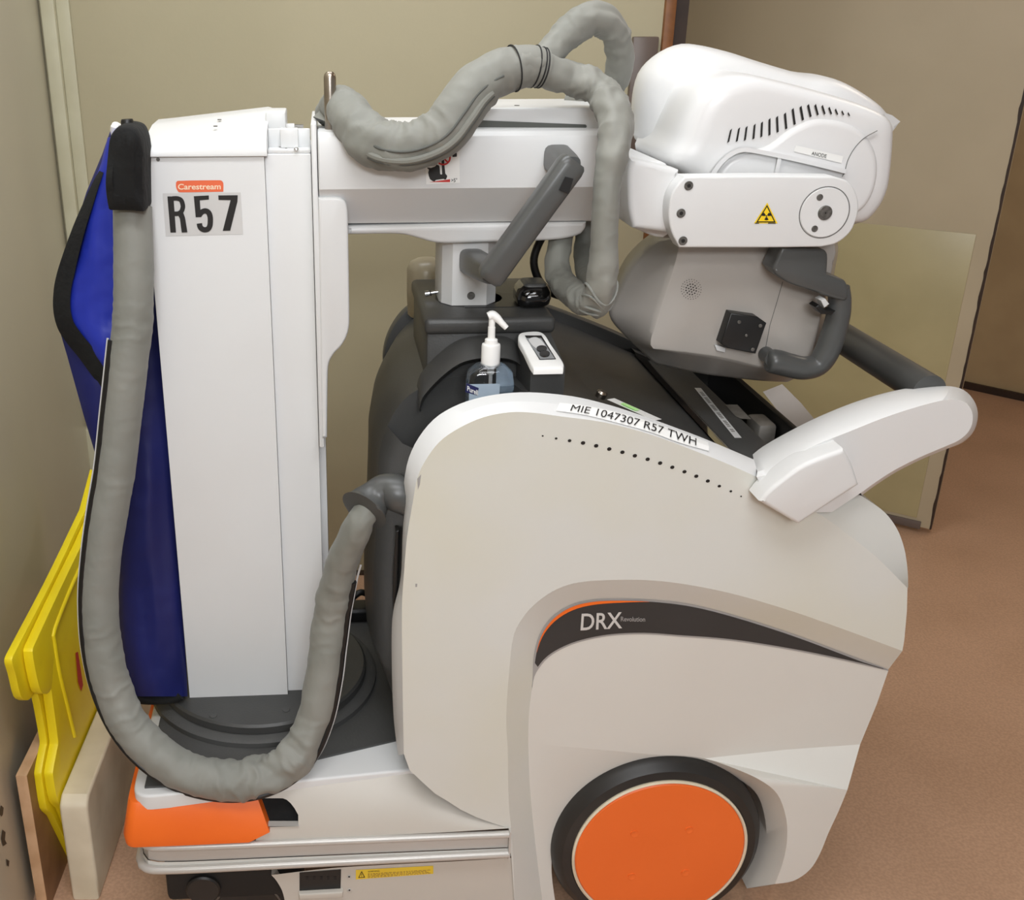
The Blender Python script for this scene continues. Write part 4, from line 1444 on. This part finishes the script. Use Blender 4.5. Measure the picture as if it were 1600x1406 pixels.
# collimator under the yoke
m = MB()
CYF = 0.175
front = [(1063, 372, 1), (1150, 368), (1302, 372, 1), (1306, 392, 1), (1268, 560, 1), (1255, 575, 1), (1188, 573, 1), (1118, 557), (1021, 545, 1), (1016, 535), (1035, 470), (1055, 410)]
fp = [L(q.x, q.y, CYF) for q in resample(smooth(front, 5, True), 120, True)]
mid2 = [(1035, 372, 1), (1150, 366), (1308, 372, 1), (1310, 392, 1), (1276, 575, 1), (1230, 597, 1), (1180, 594), (1092, 583), (1022, 568, 1), (968, 516), (952, 492), (960, 468), (985, 420), (1010, 392)]
mpz = [L(q.x, q.y, CYF + 0.085) for q in resample(smooth(mid2, 5, True), 120, True)]
cf = sum(fp, Vector()) / len(fp)
rows = [[p.lerp(cf, 0.02) + Vector((0, -0.001, 0)) for p in fp], fp]
for t in (.12, .5, .9):
    rows.append([a.lerp(b, t) + Vector((0, 0, 0)) for a, b in zip(fp, mpz)])
mpz = [Vector((p.x, CYF + 0.085, p.z)) for p in mpz]
rows.append(mpz)
cm = sum(mpz, Vector()) / len(mpz)
rows.append([p.lerp(cm, .05) + Vector((0, 0.05, 0)) for p in mpz])
rows.append([p.lerp(cm, .14) + Vector((0, 0.12, 0)) for p in mpz])
rows.append([p.lerp(cm, .3) + Vector((0, 0.16, 0)) for p in mpz])
m.rings(rows, 'collimator_grey')
colm = m.build('collimator', xm, 48)
m = MB()
c0 = L(1080, 452, CYF)
for k, (r_, n_) in enumerate(((0, 1), (4.2, 6), (8.2, 12), (12.2, 18), (15.5, 24))):
    for i in range(n_):
        a = 2 * math.pi * (i + .3 * k) / n_
        q = L(1080 + r_ * math.cos(a), 452 + r_ * math.sin(a), CYF - 0.0014)
        rr_ = 0.0012 if k < 3 else 0.0007
        m.face([q + Vector((rr_ * math.cos(b), 0, rr_ * math.sin(b))) for b in [2 * math.pi * j / 8 for j in range(8)]], 'ink')
m.build('speaker_grille', colm)
m = MB()
m.prism([(1142, 489, 1), (1184, 495, 1), (1198, 505, 1), (1181, 553, 1), (1136, 544, 1), (1126, 537, 1)], CYF - 0.022, CYF, 'black', bev=0.002, n=1)
pad = m.build('sensor_block', colm)
for px, py in ((1155, 503), (1188, 509), (1166, 524), (1176, 546)):
    m = MB(); c = L(px, py, CYF - 0.0225); m.disc(c, (0, -1, 0), 0.0030 if py != 524 else .0022, 0.001, 'screw_grey', 14, 0.0004)
    m.build('screw', pad)
m = MB(); m.prism([(1117, 539), (1134, 543), (1133, 551), (1120, 548)], CYF - 0.006, CYF + .004, 'label_grey', bev=0.001, sm=False); m.build('latch_tab', colm)
m = MB(); g_ = [(1223, 440), (1213, 475), (1203, 508), (1196, 545)]
ribbon(g_, 1.0, CYF - 0.0012, CYF + .002, 'seam_dark'); m.build('parting_line', colm)
# the collimator's dark handle
m = MB()
CH = CYF - 0.05
m.prism([(1222, 386, 1), (1286, 390), (1294, 398), (1293, 428, 1), (1310, 434), (1322, 440), (1326, 455), (1322, 470), (1300, 466), (1276, 457), (1250, 449), (1230, 441), (1212, 429, 1), (1207, 420, 1)], CH, CH + 0.044, 'handle_grey', bev=0.005, bevb=0.005, seg=3, n=4)
gp = [tuple(L(x, y, CH + 0.020)) + (r_,) for x, y, r_ in ((1310, 450, .0165), (1312, 470, .0170), (1309, 495, .0180), (1300, 528, .0190), (1290, 553, .0190), (1277, 570, .0180), (1256, 575, .0185), (1234, 571, .0190), (1216, 566, .0195), (1206, 564, .0190), (1201, 563, .0165), (1199, 563, .010))]
m.tube(spline3(gp, .004), 'handle_grey', 24)
# feet that join it to the collimator
for a, b, r_ in ((1250, 415, 0.018), (1207, 561, 0.012)):
    p = L(a, b, CH + 0.02); m.tube([(p, r_), (Vector((p.x, CYF + 0.006, p.z)), r_)], 'handle_grey', 20)
chd = m.build('collimator_handle', colm, 45)
m = MB()
m.prism([(1274, 480), (1280, 476), (1290, 484), (1306, 486), (1300, 492), (1284, 491)], CH - 0.004, CH + 0.02, 'black', bev=0.002, sm=False)
m.build('trigger', chd)
m = MB()
m.prism([(1283, 470), (1290, 467), (1296, 475), (1288, 481)], CH - 0.002, CH + 0.02, 'label_grey', bev=0.001, sm=False)
m.build('trigger_plate', chd)

# --- cable sleeves ------------------------------------------------------------------------------------------
def sleeve(name, pts, seed, amp, parent=None, key='grey_sleeve', fs=26, fa=1.1, seg=36, straight=.35):
    P = [tuple(L(x, y, d)) + (r,) for x, y, d, r in pts]
    path = spline3(P, 0.0026)
    # the cloth gathers where the sleeve bends
    S, B = [0.0], []
    for i in range(1, len(path)): S.append(S[-1] + (path[i][0] - path[i - 1][0]).length)
    for i in range(len(path)):
        a, b = max(0, i - 14), min(len(path) - 1, i + 14)
        t1 = (path[min(a + 3, len(path) - 1)][0] - path[a][0]).normalized(); t2 = (path[b][0] - path[max(b - 3, 0)][0]).normalized()
        B.append(min(1.0, (t2 - t1).length / max(1e-4, S[b] - S[a]) * path[i][1] * 3.2))
    base_wr = wrinkle(1.0, fs, fa, seed)
    import bisect
    def wr(s, a):
        i = min(len(B) - 1, bisect.bisect_left(S, s))
        return 1.0 + (base_wr(s, a) - 1.0) * amp * (straight + (1 - straight) * B[i])
    m_ = MB()
    m_.tube(path, key, seg, wr=wr)
    return m_.build(name, parent or xm, 60), path


def seam(name, path, parent, phi, r, key, lo_=0.0, hi2=1.0, sgn=1, off=1.0):
    n_ = len(path)
    a, b = int(lo_ * n_), int(hi2 * n_)
    out = []
    for i in range(a, b):
        p, rr = path[i]
        t = (path[min(i + 1, n_ - 1)][0] - path[max(i - 1, 0)][0]).normalized()
        o = Vector((t.z, 0, -t.x)).normalized() * sgn
        out.append((p + (o * math.cos(phi) + Vector((0, -1, 0)) * math.sin(phi)) * rr * off, r))
    m_ = MB(); m_.tube(out, key, 8)
    return m_.build(name, parent)


up1, pth = sleeve('cable_sleeve', [(512, 178, .30, .021), (530, 166, .26, .027), (545, 176, .225, .031), (562, 203, .19, .033), (590, 224, .165, .0335), (630, 230, .15, .033), (668, 220, .145, .0335), (695, 202, .145, .0345), (718, 172, .15, .0345), (742, 140, .16, .0335), (770, 119, .17, .0315), (800, 108, .178, .0295), (828, 104, .183, .0265), (848, 107, .187, .0235)], 3, .21)
up1['label'] = 'thick grey cloth cable sleeve lying over the boom'
seam('seam', pth, up1, math.radians(86), 0.0018, 'seam_dark', .14, .86, 1, 1.055)
seam('piping', pth, up1, math.radians(63), 0.0050, 'grey_sleeve', .14, .80, 1, 1.03)
seam('seam', pth, up1, math.radians(54), 0.0022, 'seam_dark', .14, .80, 1, 1.06)
# stitched joint where it divides
m = MB()
jt = spline3([tuple(L(802, 107, .178)) + (.0308,), tuple(L(826, 103, .183)) + (.0285,), tuple(L(851, 107, .187)) + (.0265,)], 0.004)
m.tube(jt, 'grey_sleeve', 32, wr=wrinkle(.02, 20, 1, 8))
jn = m.build('sleeve_joint', up1)
m = MB()
for f_ in (0.02, .72, .86, .97):
    i = int(f_ * (len(jt) - 1)); p, r_ = jt[i]
    t = (jt[min(i + 1, len(jt) - 1)][0] - jt[max(i - 1, 0)][0]).normalized()
    u = t.cross(Vector((0, 1, 0))).normalized(); w_ = t.cross(u)
    ring = [(p + (u * math.cos(a) + w_ * math.sin(a)) * (r_ * 1.03), 0.0011) for a in [2 * math.pi * k / 28 for k in range(29)]]
    m.tube(ring, 'hinge_dark', 6)
m.build('stitching', jn)
up2, pth2 = sleeve('cable_sleeve', [(845, 106, .187, .0215), (868, 117, .19, .0215), (890, 122, .195, .021), (915, 130, .19, .022), (940, 146, .175, .0235), (957, 172, .145, .025), (963, 205, .12, .0255), (957, 240, .10, .022), (950, 280, .09, .019), (946, 330, .085, .0185), (944, 380, .085, .0195), (942, 420, .085, .0215), (938, 452, .09, .0225), (930, 470, .105, .021), (912, 469, .14, .0205), (892, 455, .19, .021), (878, 440, .23, .021), (871, 418, .255, .0195), (874, 390, .27, .019), (880, 355, .29, .019), (882, 330, .32, .019)], 21, .31, straight=.45)
up2['label'] = 'grey cloth cable sleeve hanging down past the boom end'
m = MB()
for f_ in (.585, .60, .615, .63):
    i = int(f_ * (len(pth2) - 1)); p, r_ = pth2[i]
    t = (pth2[i + 1][0] - pth2[i - 1][0]).normalized(); u = t.orthogonal().normalized(); w_ = t.cross(u)
    ring = [(p + (u * math.cos(a) + w_ * math.sin(a)) * (r_ * 1.05) + t * 0.012 * math.sin(a * 2 + f_ * 60), 0.0018) for a in [2 * math.pi * k / 28 for k in range(29)]]
    m.tube(ring, 'grey_tube', 6)
m.build('lacing', up2)
up3, _ = sleeve('cable_sleeve', [(842, 100, .20, .0195), (862, 78, .215, .021), (888, 52, .23, .0225), (915, 33, .24, .022), (940, 31, .25, .0215), (958, 48, .262, .021), (968, 75, .275, .021), (969, 102, .29, .021), (962, 126, .31, .020), (945, 146, .335, .019), (915, 158, .36, .019), (890, 160, .38, .018)], 33, .33, straight=.6)
up3['label'] = 'grey cloth cable sleeve looping above the boom'
up4, _ = sleeve('cable_sleeve', [(917, 330, .34, .018), (916, 370, .33, .018), (914, 400, .31, .019), (920, 432, .25, .019), (932, 450, .16, .017)], 44, .12)
m = MB()
m.tube(spline3([tuple(L(x, y, d)) + (.0068,) for x, y, d in ((856, 355, .36), (840, 385, .36), (834, 410, .36), (842, 437, .36), (860, 456, .36), (880, 464, .34))], .006), 'black', 14)
m.build('thin_cable', xm)
# flap of sleeve cloth behind the steel post
m = MB()
m.grid([[L(489, 183, .27), L(500, 172, .27), L(512, 165, .27), L(524, 160, .27)], [L(496, 189, .25), L(508, 190, .245), (L(516, 190, .245)), L(524, 190, .245)]], 'grey_sleeve')
m.grid([[L(489, 182, .271), L(498, 182.5, .268), L(508, 183, .268)], [L(496, 189, .249), L(506, 190, .244), L(512, 190, .244)]], 'hinge_dark')
m.build('sleeve_flap', up1)

# lower sleeve from the mast clamp round to the cuff on the body
low, pl_ = sleeve('cable_sleeve', [(207, 322, .20, .0285), (208, 370, .19, .0290), (209, 430, .18, .0300), (207, 500, .17, .0300), (200, 570, .16, .0300), (191, 650, .15, .0300), (182, 730, .14, .0300), (170, 800, .13, .0300), (160, 870, .12, .0295), (156, 940, .11, .0300), (161, 1010, .095, .0305), (176, 1075, .08, .0305), (202, 1130, .062, .0310), (238, 1172, .044, .0315), (285, 1203, .03, .032), (335, 1217, .022, .032), (385, 1218, .022, .0315), (432, 1203, .028, .0305), (468, 1170, .042, .030), (491, 1120, .06, .029), (504, 1060, .075, .029), (512, 1000, .09, .0285), (521, 940, .095, .0275), (535, 880, .08, .0255), (551, 840, .06, .0225), (563, 815, .052, .0200), (571, 800, .054, .0180), (580, 788, .060, .0170), (592, 776, .066, .0155)], 5, .27, fs=24, straight=.10)
low['label'] = 'long grey cloth cable sleeve sagging in a wide loop to the body'
seam('zip_gap', pl_, low, math.radians(26), 0.0060, 'black', .12, .90, 1, .97)
seam('piping', pl_, low, math.radians(9), 0.0018, 'label_grey', .12, .92, 1, 1.13)
# rubber cuff
m = MB()
cpath = spline3([tuple(L(569, 797, .052)) + (.0380,), tuple(L(576, 788, .060)) + (.0325,), tuple(L(590, 774, .067)) + (.0265,), tuple(L(605, 767, .068)) + (.027,), tuple(L(622, 771, .062)) + (.029,), tuple(L(645, 782, .066)) + (.028,)], .004)
m.tube(cpath, 'handle_grey', 32, caps=False)
m.tube([(p, r_ * .93) for p, r_ in cpath[:9]], 'hinge_dark', 32, caps=False)
p0_, p1_ = cpath[0], cpath[1]
m.tube([(p0_[0], p0_[1] * .93), (p0_[0] - (p1_[0] - p0_[0]) * .6, p0_[1] * 1.0), (p0_[0], p0_[1] * 1.03)], 'handle_grey', 32, caps=False)
m.build('cable_cuff', xm)
# dark latch strip on the front edge of the core
m = MB()
m.prism([(618, 830, 1), (624, 828, 1), (622, 900), (622, 952, 1), (614, 955, 1), (614, 900)], 0.055, 0.075, 'black', bev=0.002, n=4)
m.build('edge_latch', core)
# clamp holding the sleeve to the mast, wrapped in black cloth
m = MB()
cl = [(176, 210), (186, 197), (200, 194), (216, 199), (224, 214), (228, 240), (228, 270), (229, 327, 1), (174, 325, 1), (170, 300), (170, 262), (172, 230)]
CLp = resample(smooth(cl, 5, True), 80, True)
Pm = [L(q.x, q.y, 0.17) for q in CLp]; cc_ = sum(Pm, Vector()) / len(Pm)
rows = []
for y, s_ in ((0.232, .92), (0.226, .99), (0.20, 1.0), (0.165, 1.0), (0.150, .985), (0.143, .93), (0.140, .6)):
    rows.append([Vector((cc_.x + (p.x - cc_.x) * s_, y + (0.010 if y < .2 else 0.0) * noise.noise(Vector((p.x * 40, p.z * 24, y * 20))), cc_.z + (p.z - cc_.z) * s_)) for p in Pm])
m.rings(rows, 'black_cloth')
m.build('sleeve_clamp', xm, 60)
m = MB()
m.tube([(L(200, 205, .2), .0095), (L(199, 190, .2), .0095), (L(198.5, 186, .2), .008)], 'black', 16)
m.build('clamp_knob', xm)

# ------------------------------------------------------------------ things on and around the machine
def mw(p):
    """machine-frame point to the room"""
    q = Matrix.Rotation(M_YAW, 3, 'Z') @ Vector(p)
    return q + M_LOC


# lead apron hanging on a peg behind the sleeve
ap = thing('lead_apron', 'folded blue lead apron with black edging hanging beside the white mast', 'apron', tuple(M_LOC), M_YAW)


def cloth(rows_px, y0, bulge, thick, key, seed, cols=18, fold=0.006, edge=None):
    m_ = MB()
    R = []
    pts = []
    for (py, lx, rx), (py2, lx2, rx2) in zip(rows_px, rows_px[1:]):
        n_ = max(2, int((py2 - py) / 9))
        for k in range(n_):
            t = k / n_; pts.append((py + (py2 - py) * t, lx + (lx2 - lx) * t, rx + (rx2 - rx) * t))
    pts.append(rows_px[-1])
    F_, B_ = [], []
    for py, lx, rx in pts:
        f, b = [], []
        for j in range(cols + 1):
            s_ = j / cols
            px = lx + (rx - lx) * s_
            e = math.sin(math.pi * s_) ** 0.5 if 0 < s_ < 1 else 0
            d = y0 - 0.075 * min(1, max(0, (py - 500) / 590.0)) - bulge * e + fold * e * noise.noise(Vector((px * .045 + seed, py * .008, seed))) + fold * .45 * e * noise.noise(Vector((px * .02, py * .07 + px * .03, seed + 5)))
            f.append(L(px, py, d)); b.append(L(px, py, y0 - 0.075 * min(1, max(0, (py - 500) / 590.0))) + Vector((0, thick * e + .001, 0)))
        F_.append(f); B_.append(b)
    m_.grid(F_, key); m_.grid(B_, key)
    m_.grid([F_[0], B_[0]], key); m_.grid([F_[-1], B_[-1]], key)
    return m_


AY = 0.27
cloth([(205, 172, 190), (240, 160, 195), (300, 135, 200), (380, 110, 215), (450, 93, 243), (505, 90, 249), (560, 106, 254), (650, 131, 262), (720, 152, 267), (800, 170, 273), (900, 182, 281), (1000, 186, 288), (1060, 190, 292), (1088, 205, 293)], AY + .02, .022, .03, 'navy_nylon', 3).build('apron_back', ap, 60)
cloth([(215, 168, 200), (255, 158, 200), (276, 150, 200), (330, 138, 200), (400, 122, 205), (440, 106, 210), (480, 100, 210), (505, 104, 205), (540, 135, 200), (570, 158, 195), (594, 171, 180)], AY - .004, .020, .004, 'blue_nylon', 7).build('apron_front', ap, 60)
m = MB()
tl = smooth([(158, 268), (148, 290), (137, 318), (124, 352), (111, 392), (101, 428), (96, 452), (95, 482), (101, 508), (115, 530), (133, 552), (152, 578), (174, 606)], 5)
P = [Vector(p) for p in tl]
a, b = [], []
for i, p in enumerate(P):
    t = (P[min(i + 1, len(P) - 1)] - P[max(i - 1, 0)]).normalized(); nn = Vector((-t.y, t.x)) * min(15.0, 4 + .45 * i)
    a.append(p + nn * .8); b.append(p - nn)
m.grid([[L(q.x, q.y, AY + .018) for q in a], [L(q.x, q.y, AY - .012) for q in a], [L(q.x, q.y, AY - .022) for q in b], [L(q.x, q.y, AY + .018) for q in b]], 'black_cloth')
m.build('edge_binding', ap, 60)
m = MB()
bt = smooth([(196, 1070), (203, 1084), (220, 1091), (250, 1092), (275, 1089), (283, 1085)], 5)
m.tube(spline3([tuple(L(x, y, AY - .062)) + (.010,) for x, y in bt], .008), 'black_cloth', 14)
m.build('hem_binding', ap, 60)
m = MB()
m.tube(spline3([tuple(L(x, y, AY + d)) + (.0055,) for x, y, d in ((186, 250, .02), (180, 215, .01), (178, 203, .0), (180, 196, .0), (187, 199, .02))], .005), 'label_white', 12)
m.build('hanger_hook', ap)

# bottle of hand sanitizer in the hollow
bc = L(765, 600, 0.104)
zb_b = 0.803
bt_ = thing('hand_sanitizer_bottle', 'clear pump bottle of hand sanitizer standing in the dark hollow of the machine', 'bottle', tuple(mw((bc.x, bc.y, zb_b))), M_YAW)
def rr_rect(w_, d, r_, n_=5):
    out = []
    for cx0, cy0, a0 in ((w_ - r_, d - r_, 0), (-w_ + r_, d - r_, 90), (-w_ + r_, -d + r_, 180), (w_ - r_, -d + r_, 270)):
        for k in range(n_ + 1):
            a = math.radians(a0 + 90 * k / n_); out.append((cx0 + r_ * math.cos(a), cy0 + r_ * math.sin(a)))
    return out
m = MB()
zs_ = L(765, 566, .104).z - zb_b                                     # shoulder
rows = []
for z, w_, d, r_ in ((0, .030, .018, .012), (.004, .035, .022, .012), (zs_ - .030, .0355, .022, .012), (zs_ - .014, .033, .020, .012), (zs_ - .004, .022, .016, .011), (zs_, .0125, .0125, .0124), (zs_ + .006, .0115, .0115, .0114)):
    rows.append([(x, y, z) for x, y in rr_rect(w_, d, r_)])
m.rings(rows, 'clear_plastic')
m.build('bottle_body', bt_, 40)
m = MB()
rows = [[(x * .92, y * .9, z) for x, y in rr_rect(w_, d, r_)] for z, w_, d, r_ in ((.003, .033, .020, .011), (.008, .035, .022, .012), (L(765, 606, .104).z - zb_b, .0355, .022, .012))]
m.rings(rows, 'gel'); m.build('gel', bt_, 40)
m = MB()
za = L(765, 566, .104).z - zb_b; zc2 = L(765, 535, .104).z - zb_b
m.lathe([(.0142, za - .004), (.0142, za + .026), (.0135, za + .0285), (.010, za + .030), (.0095, za + .036), (.0055, za + .038), (.0055, za + .055), (.0048, za + .055), (.0048, za + .068)], (0, 0, 0), (0, 0, 1), 'pump_white', 28)
m.tube(spline3([(-.006, .0, za + .071, .0062), (0, 0, za + .073, .0072), (.006, -.002, za + .070, .0062), (.014, -.005, za + .062, .0048), (.021, -.007, za + .055, .0042)], .002), 'pump_white', 16)
m.build('pump', bt_, 40)
m = MB(); m.tube([(Vector((0, 0, za - .003)), .0055), (Vector((0, 0, za - .018)), .0050), (Vector((0, 0, za - .019)), .0028), (Vector((0, 0, .01)), .0028)], 'label_grey', 12); m.build('dip_tube', bt_)
m = MB()
zl1 = L(740, 602, .082).z - zb_b
m.box((-.034, -.0226, .006), (.012, -.0222, zl1 + .002), 'label_blue')
xA = L(729, 600, .082).x - bc.x; xB_ = L(748, 600, .082).x - bc.x
m.grid([[(xA, -.0230, zl1 + .004), (xB_, -.0230, zl1 - .004)], [(xA - .002, -.0230, zl1 - .010), (xB_ - .001, -.0230, zl1 - .016)]], 'navy_print')
m.text('Purell', lambda u, v: Vector((xA + .001 + (xB_ - xA - .002) * u, -.0234, zl1 - .0075 - .008 * u + .008 * v)), 'label_white', .02)
m.flat([(0, 0), (1, 0), (1, 1)], 0, 'red_print') if False else None
m.build('front_label', bt_)
m = MB(); m.grid([[(.010, .0175, zs_ - .018), (.031, .0175, zs_ - .022)], [(.010, .0175, .01), (.033, .0175, .01)]], 'label_blue'); m.build('back_label', bt_)

# dark cradle on the machine and the white remote lying on it
m = MB()
ra, rb = L(832, 600, .13), L(880, 600, .13)
RY0, RY1 = 0.075, 0.170
cr_t = L(832, 585, RY0).z
pts_ = [(L(829, 590, RY0).x, RY0), (L(882, 590, RY0).x, RY0), (L(882, 590, RY0).x - .004, RY1), (L(829, 590, RY0).x - .004, RY1)]
z_f, z_b = L(850, 580, RY0).z, L(840, 528, RY1).z
ztilt = lambda y: z_f + (z_b - z_f) * (y - RY0) / (RY1 - RY0)
m.rings([[(x, y, 0.86) for x, y in pts_], [(x, y, ztilt(y) + .0065) for x, y in pts_]], 'dark_plastic')
m.build('remote_cradle', xm)
rem = thing('remote_control', 'white remote control with two round black buttons on the dark cradle', 'remote control', tuple(M_LOC), M_YAW)
m = MB()
rp = smooth([(812, 520), (826, 517), (842, 517), (852, 523), (860, 536), (874, 556), (881, 568), (880, 574, 1), (834, 575, 1), (828, 566), (818, 545), (810, 530)], 4, True)
def remz(px, py, off):
    d = RM @ ray(px, py); c = CAM_L
    k = (z_b - z_f) / (RY1 - RY0)
    # plane z = z_f + k (y - RY0) + off
    t = (z_f - k * RY0 + off + k * c.y - c.z) / (d.z - k * d.y)
    return c + d * t
T3 = [remz(a, b, 0.017) for a, b in rp]
c_ = sum(T3, Vector()) / len(T3)
m.rings([[p + Vector((0, 0, -.010)) for p in T3], [p + Vector((0, 0, -.003)) for p in T3], [p.lerp(c_, .02) + Vector((0, 0, -.001)) for p in T3], [p.lerp(c_, .06) for p in T3]], 'pump_white')
m.build('remote_body', rem, 50)
m = MB()
m.face([remz(a, b, .0178) for a, b in ((820, 524), (846, 524), (869, 561), (843, 562))], 'ink')
m.face([remz(a, b, .0182) for a, b in ((822, 528), (845.5, 528), (867, 560), (844, 561))], 'keypad_grey')
m.face([remz(a, b, .0186) for a, b in smooth([(826, 531), (836, 526.5), (845, 531), (852, 542), (838, 544)], 4, True)], 'label_grey')
kp = m.build('keypad', rem)
for cx1, cy1 in ((846.5, 545.5), (851, 553.5)):
    m = MB(); o_ = [remz(cx1 + 8.2 * math.cos(a), cy1 + 4.6 * math.sin(a), .0188) for a in [2 * math.pi * k / 20 for k in range(20)]]
    m.rings([o_, [p + Vector((0, 0, .0016)) for p in o_]], 'black_gloss'); m.build('button', rem)

# glossy black handset at the back of the tray
hc = L(829, 470, 0.27)
zt2 = L(664, 499, TY0).z + 0.0012
hs = thing('handheld_device', 'glossy black rounded device lying on the dark tray beside the white post', 'device', tuple(M_LOC), M_YAW)
m = MB()
rows = []
for z, w_, d, o in ((0, .022, .030, 0), (.004, .026, .036, 0), (.014, .0275, .038, 0), (.024, .0255, .036, .002), (.031, .021, .031, .004), (.034, .015, .024, .006)):
    rows.append([(hc.x + x + .1 * z, hc.y + y + o, zt2 + .001 + z) for x, y in rr_rect(w_, d, min(w_, d) * .6)])
m.rings(rows, 'black_gloss'); m.build('device_body', hs, 60)
m = MB(); rows = [[(hc.x + .1 * z + x, hc.y + y + .002, zt2 + z) for x, y in rr_rect(w_, d, w_ * .5)] for z, w_, d in ((.030, .019, .028), (.0362, .0175, .026), (.0372, .015, .022))]
m.rings(rows, 'dark_plastic'); m.build('device_window', hs, 60)

# clear plastic canister behind the post
cc3 = L(668, 480, 0.40)
cn3 = thing('plastic_canister', 'cloudy clear plastic canister hooked behind the white post', 'canister', tuple(mw((L(672, 440, .44).x, .515, 0))), M_YAW)
zb3, zt3 = max(L(660, 548, .44).z, core_top(L(672, 440, .44).x + .04) + .012), L(672, 418, .44).z
m = MB(); m.lathe([(.030, zb3), (.034, zb3 + .004), (.036, zb3 + .05), (.036, zt3 - .02), (.030, zt3 - .006), (.018, zt3), (.0001, zt3 + .002)], (0, 0, 0), (0, 0, 1), 'bag_plastic', 32); m.build('canister_body', cn3, 60)

# sheet of paper sticking up behind the detector bin
m = MB()
pg = [L(1198, 606, .50), L(1214, 602, .50), L(1272, 664, .30), L(1262, 682, .30), L(1235, 676, .33)]
m.grid([[L(1192, 612, .50), L(1222, 600, .50)], [L(1220, 648, .43), L(1252, 630, .43)], [L(1243, 686, .37), L(1280, 664, .37)]], 'paper')
o = m.build('paper_sheet'); o.location = M_LOC; o.rotation_euler = (0, 0, M_YAW)
tag(o, 'loose pale paper sheet tucked in the bin behind the white handle', 'paper')

# black power plug and cord lying at the back of the deck
cd_ = thing('power_cord', 'black power cord and plug lying on the dark deck behind the sleeve', 'cord', tuple(M_LOC), M_YAW)
zd_ = 0.3065
pc = LZ(575, 935, zd_ + .02)
m = MB(); pc.x -= .028; pc.y = min(pc.y, .53)
m.box((pc.x - .035, pc.y - .02, zd_), (pc.x + .03, pc.y + .03, zd_ + .03), 'black', .008, 3); m.build('plug', cd_)
m = MB()
m.tube(spline3([(pc.x - .02, pc.y, zd_ + .03, .007), (pc.x - .005, pc.y, zd_ + .05, .007), (pc.x + .012, pc.y + .004, zd_ + .06, .007), (pc.x + .03, pc.y + .01, zd_ + .045, .007), (pc.x + .025, pc.y + .02, zd_ + .01, .007), (pc.x + .02, pc.y + .035, zd_ + .008, .007), (pc.x - .03, pc.y + .042, zd_ + .008, .007)], .006), 'black', 12)
m.build('cable', cd_)

# ------------------------------------------------------------------ leaning boards and signs by the left wall
def wx(px, py, X): return W(px, py, X=X)
m = MB()
XB0 = -0.575
f0 = W(90, 1252, Y=1.52); f1 = W(134, 1246, Y=1.52)
x_l, x_r, ztop_ = f0.x, f1.x, f0.z
m.slab(smooth([(1.52, FLOOR, 1), (1.52, ztop_ - .03, 1), (1.524, ztop_ - .012), (1.54, ztop_, 1), (2.10, ztop_, 1), (2.10, FLOOR, 1)], 4, True), 'x', x_r, x_l, 'cream_board', .006, .006)
tag(m.build('plastic_board'), 'thick cream board standing on edge on the floor beside the yellow signs', 'board')
m = MB()
g0 = W(24, 1212, Y=1.49); g1 = W(44, 1211, Y=1.49)
m.slab([(1.49, FLOOR), (1.49, g0.z), (2.0, g0.z), (2.0, FLOOR)], 'x', g1.x - .003, g0.x, 'wood_edge', .001, .001, capkey='wood_face')
o = m.build('wooden_board')
tag(o, 'brown wooden board standing on edge between the left wall and the yellow signs', 'board')


def sign(name, outline, X, t, label, extra=None, rim=None):
    s_ = thing(name, label, 'wet floor sign', (X, 1.6, 0), 0, 'folded yellow floor signs')
    m_ = MB()
    pts = [(p.y - 1.6, p.z) for p in (wx(a, b, X) for a, b in outline[0])] + outline[1]
    m_.slab(pts, 'x', 0, -t, 'yellow_plastic', .0012, .001, 2)
    m_.build('sign_panel', s_, 30)
    if rim:
        m_ = MB(); P_ = [Vector((0.0, q.y - 1.6, q.z)) for q in (wx(a, b, X) for a, b in rim)]
        m_.tube(spline3([tuple(p) + (.005,) for p in P_], .01), 'yellow_plastic', 10); m_.build('raised_rim', s_, 50)
    return s_


oa = smooth([(134, 796, 1), (80, 910), (22, 1022), (19, 1034), (24, 1052), (33, 1088), (44, 1094), (52, 1086), (58, 1080, 1), (63, 1100), (73, 1158), (71, 1172), (65, 1205), (66, 1218), (73, 1262), (84, 1274, 1)], 3)
sign('wet_floor_sign', (oa, [(.02, FLOOR), (.45, FLOOR), (.45, .60)]), -0.6225, .0135, 'yellow folding sign nearer the left wall, half behind the other sign')
ob = smooth([(128, 850, 1), (92, 925), (55, 1005), (51, 1018), (56, 1050), (64, 1080), (74, 1084), (80, 1076, 1), (82, 1090), (91, 1158), (89, 1172), (83, 1205), (84, 1218), (90, 1250), (100, 1262, 1)], 3)
sb = sign('wet_floor_sign', (ob, [(.02, FLOOR), (.45, FLOOR), (.45, .56)]), -0.6035, .0165, 'front yellow folding sign showing a red mark, tucked against the cream board', rim=[(127, 880), (105, 930), (84, 985), (84, 1000), (92, 1050), (104, 1100), (116, 1150)])
m = MB()
rm_ = [wx(a, b, -0.6035) for a, b in ((117, 1020), (121, 1018), (129, 1070), (126, 1080), (121, 1066))]
m.face([Vector((.0012, p.y - 1.6, p.z)) for p in rm_], 'red_print')
m.build('red_mark', sb)
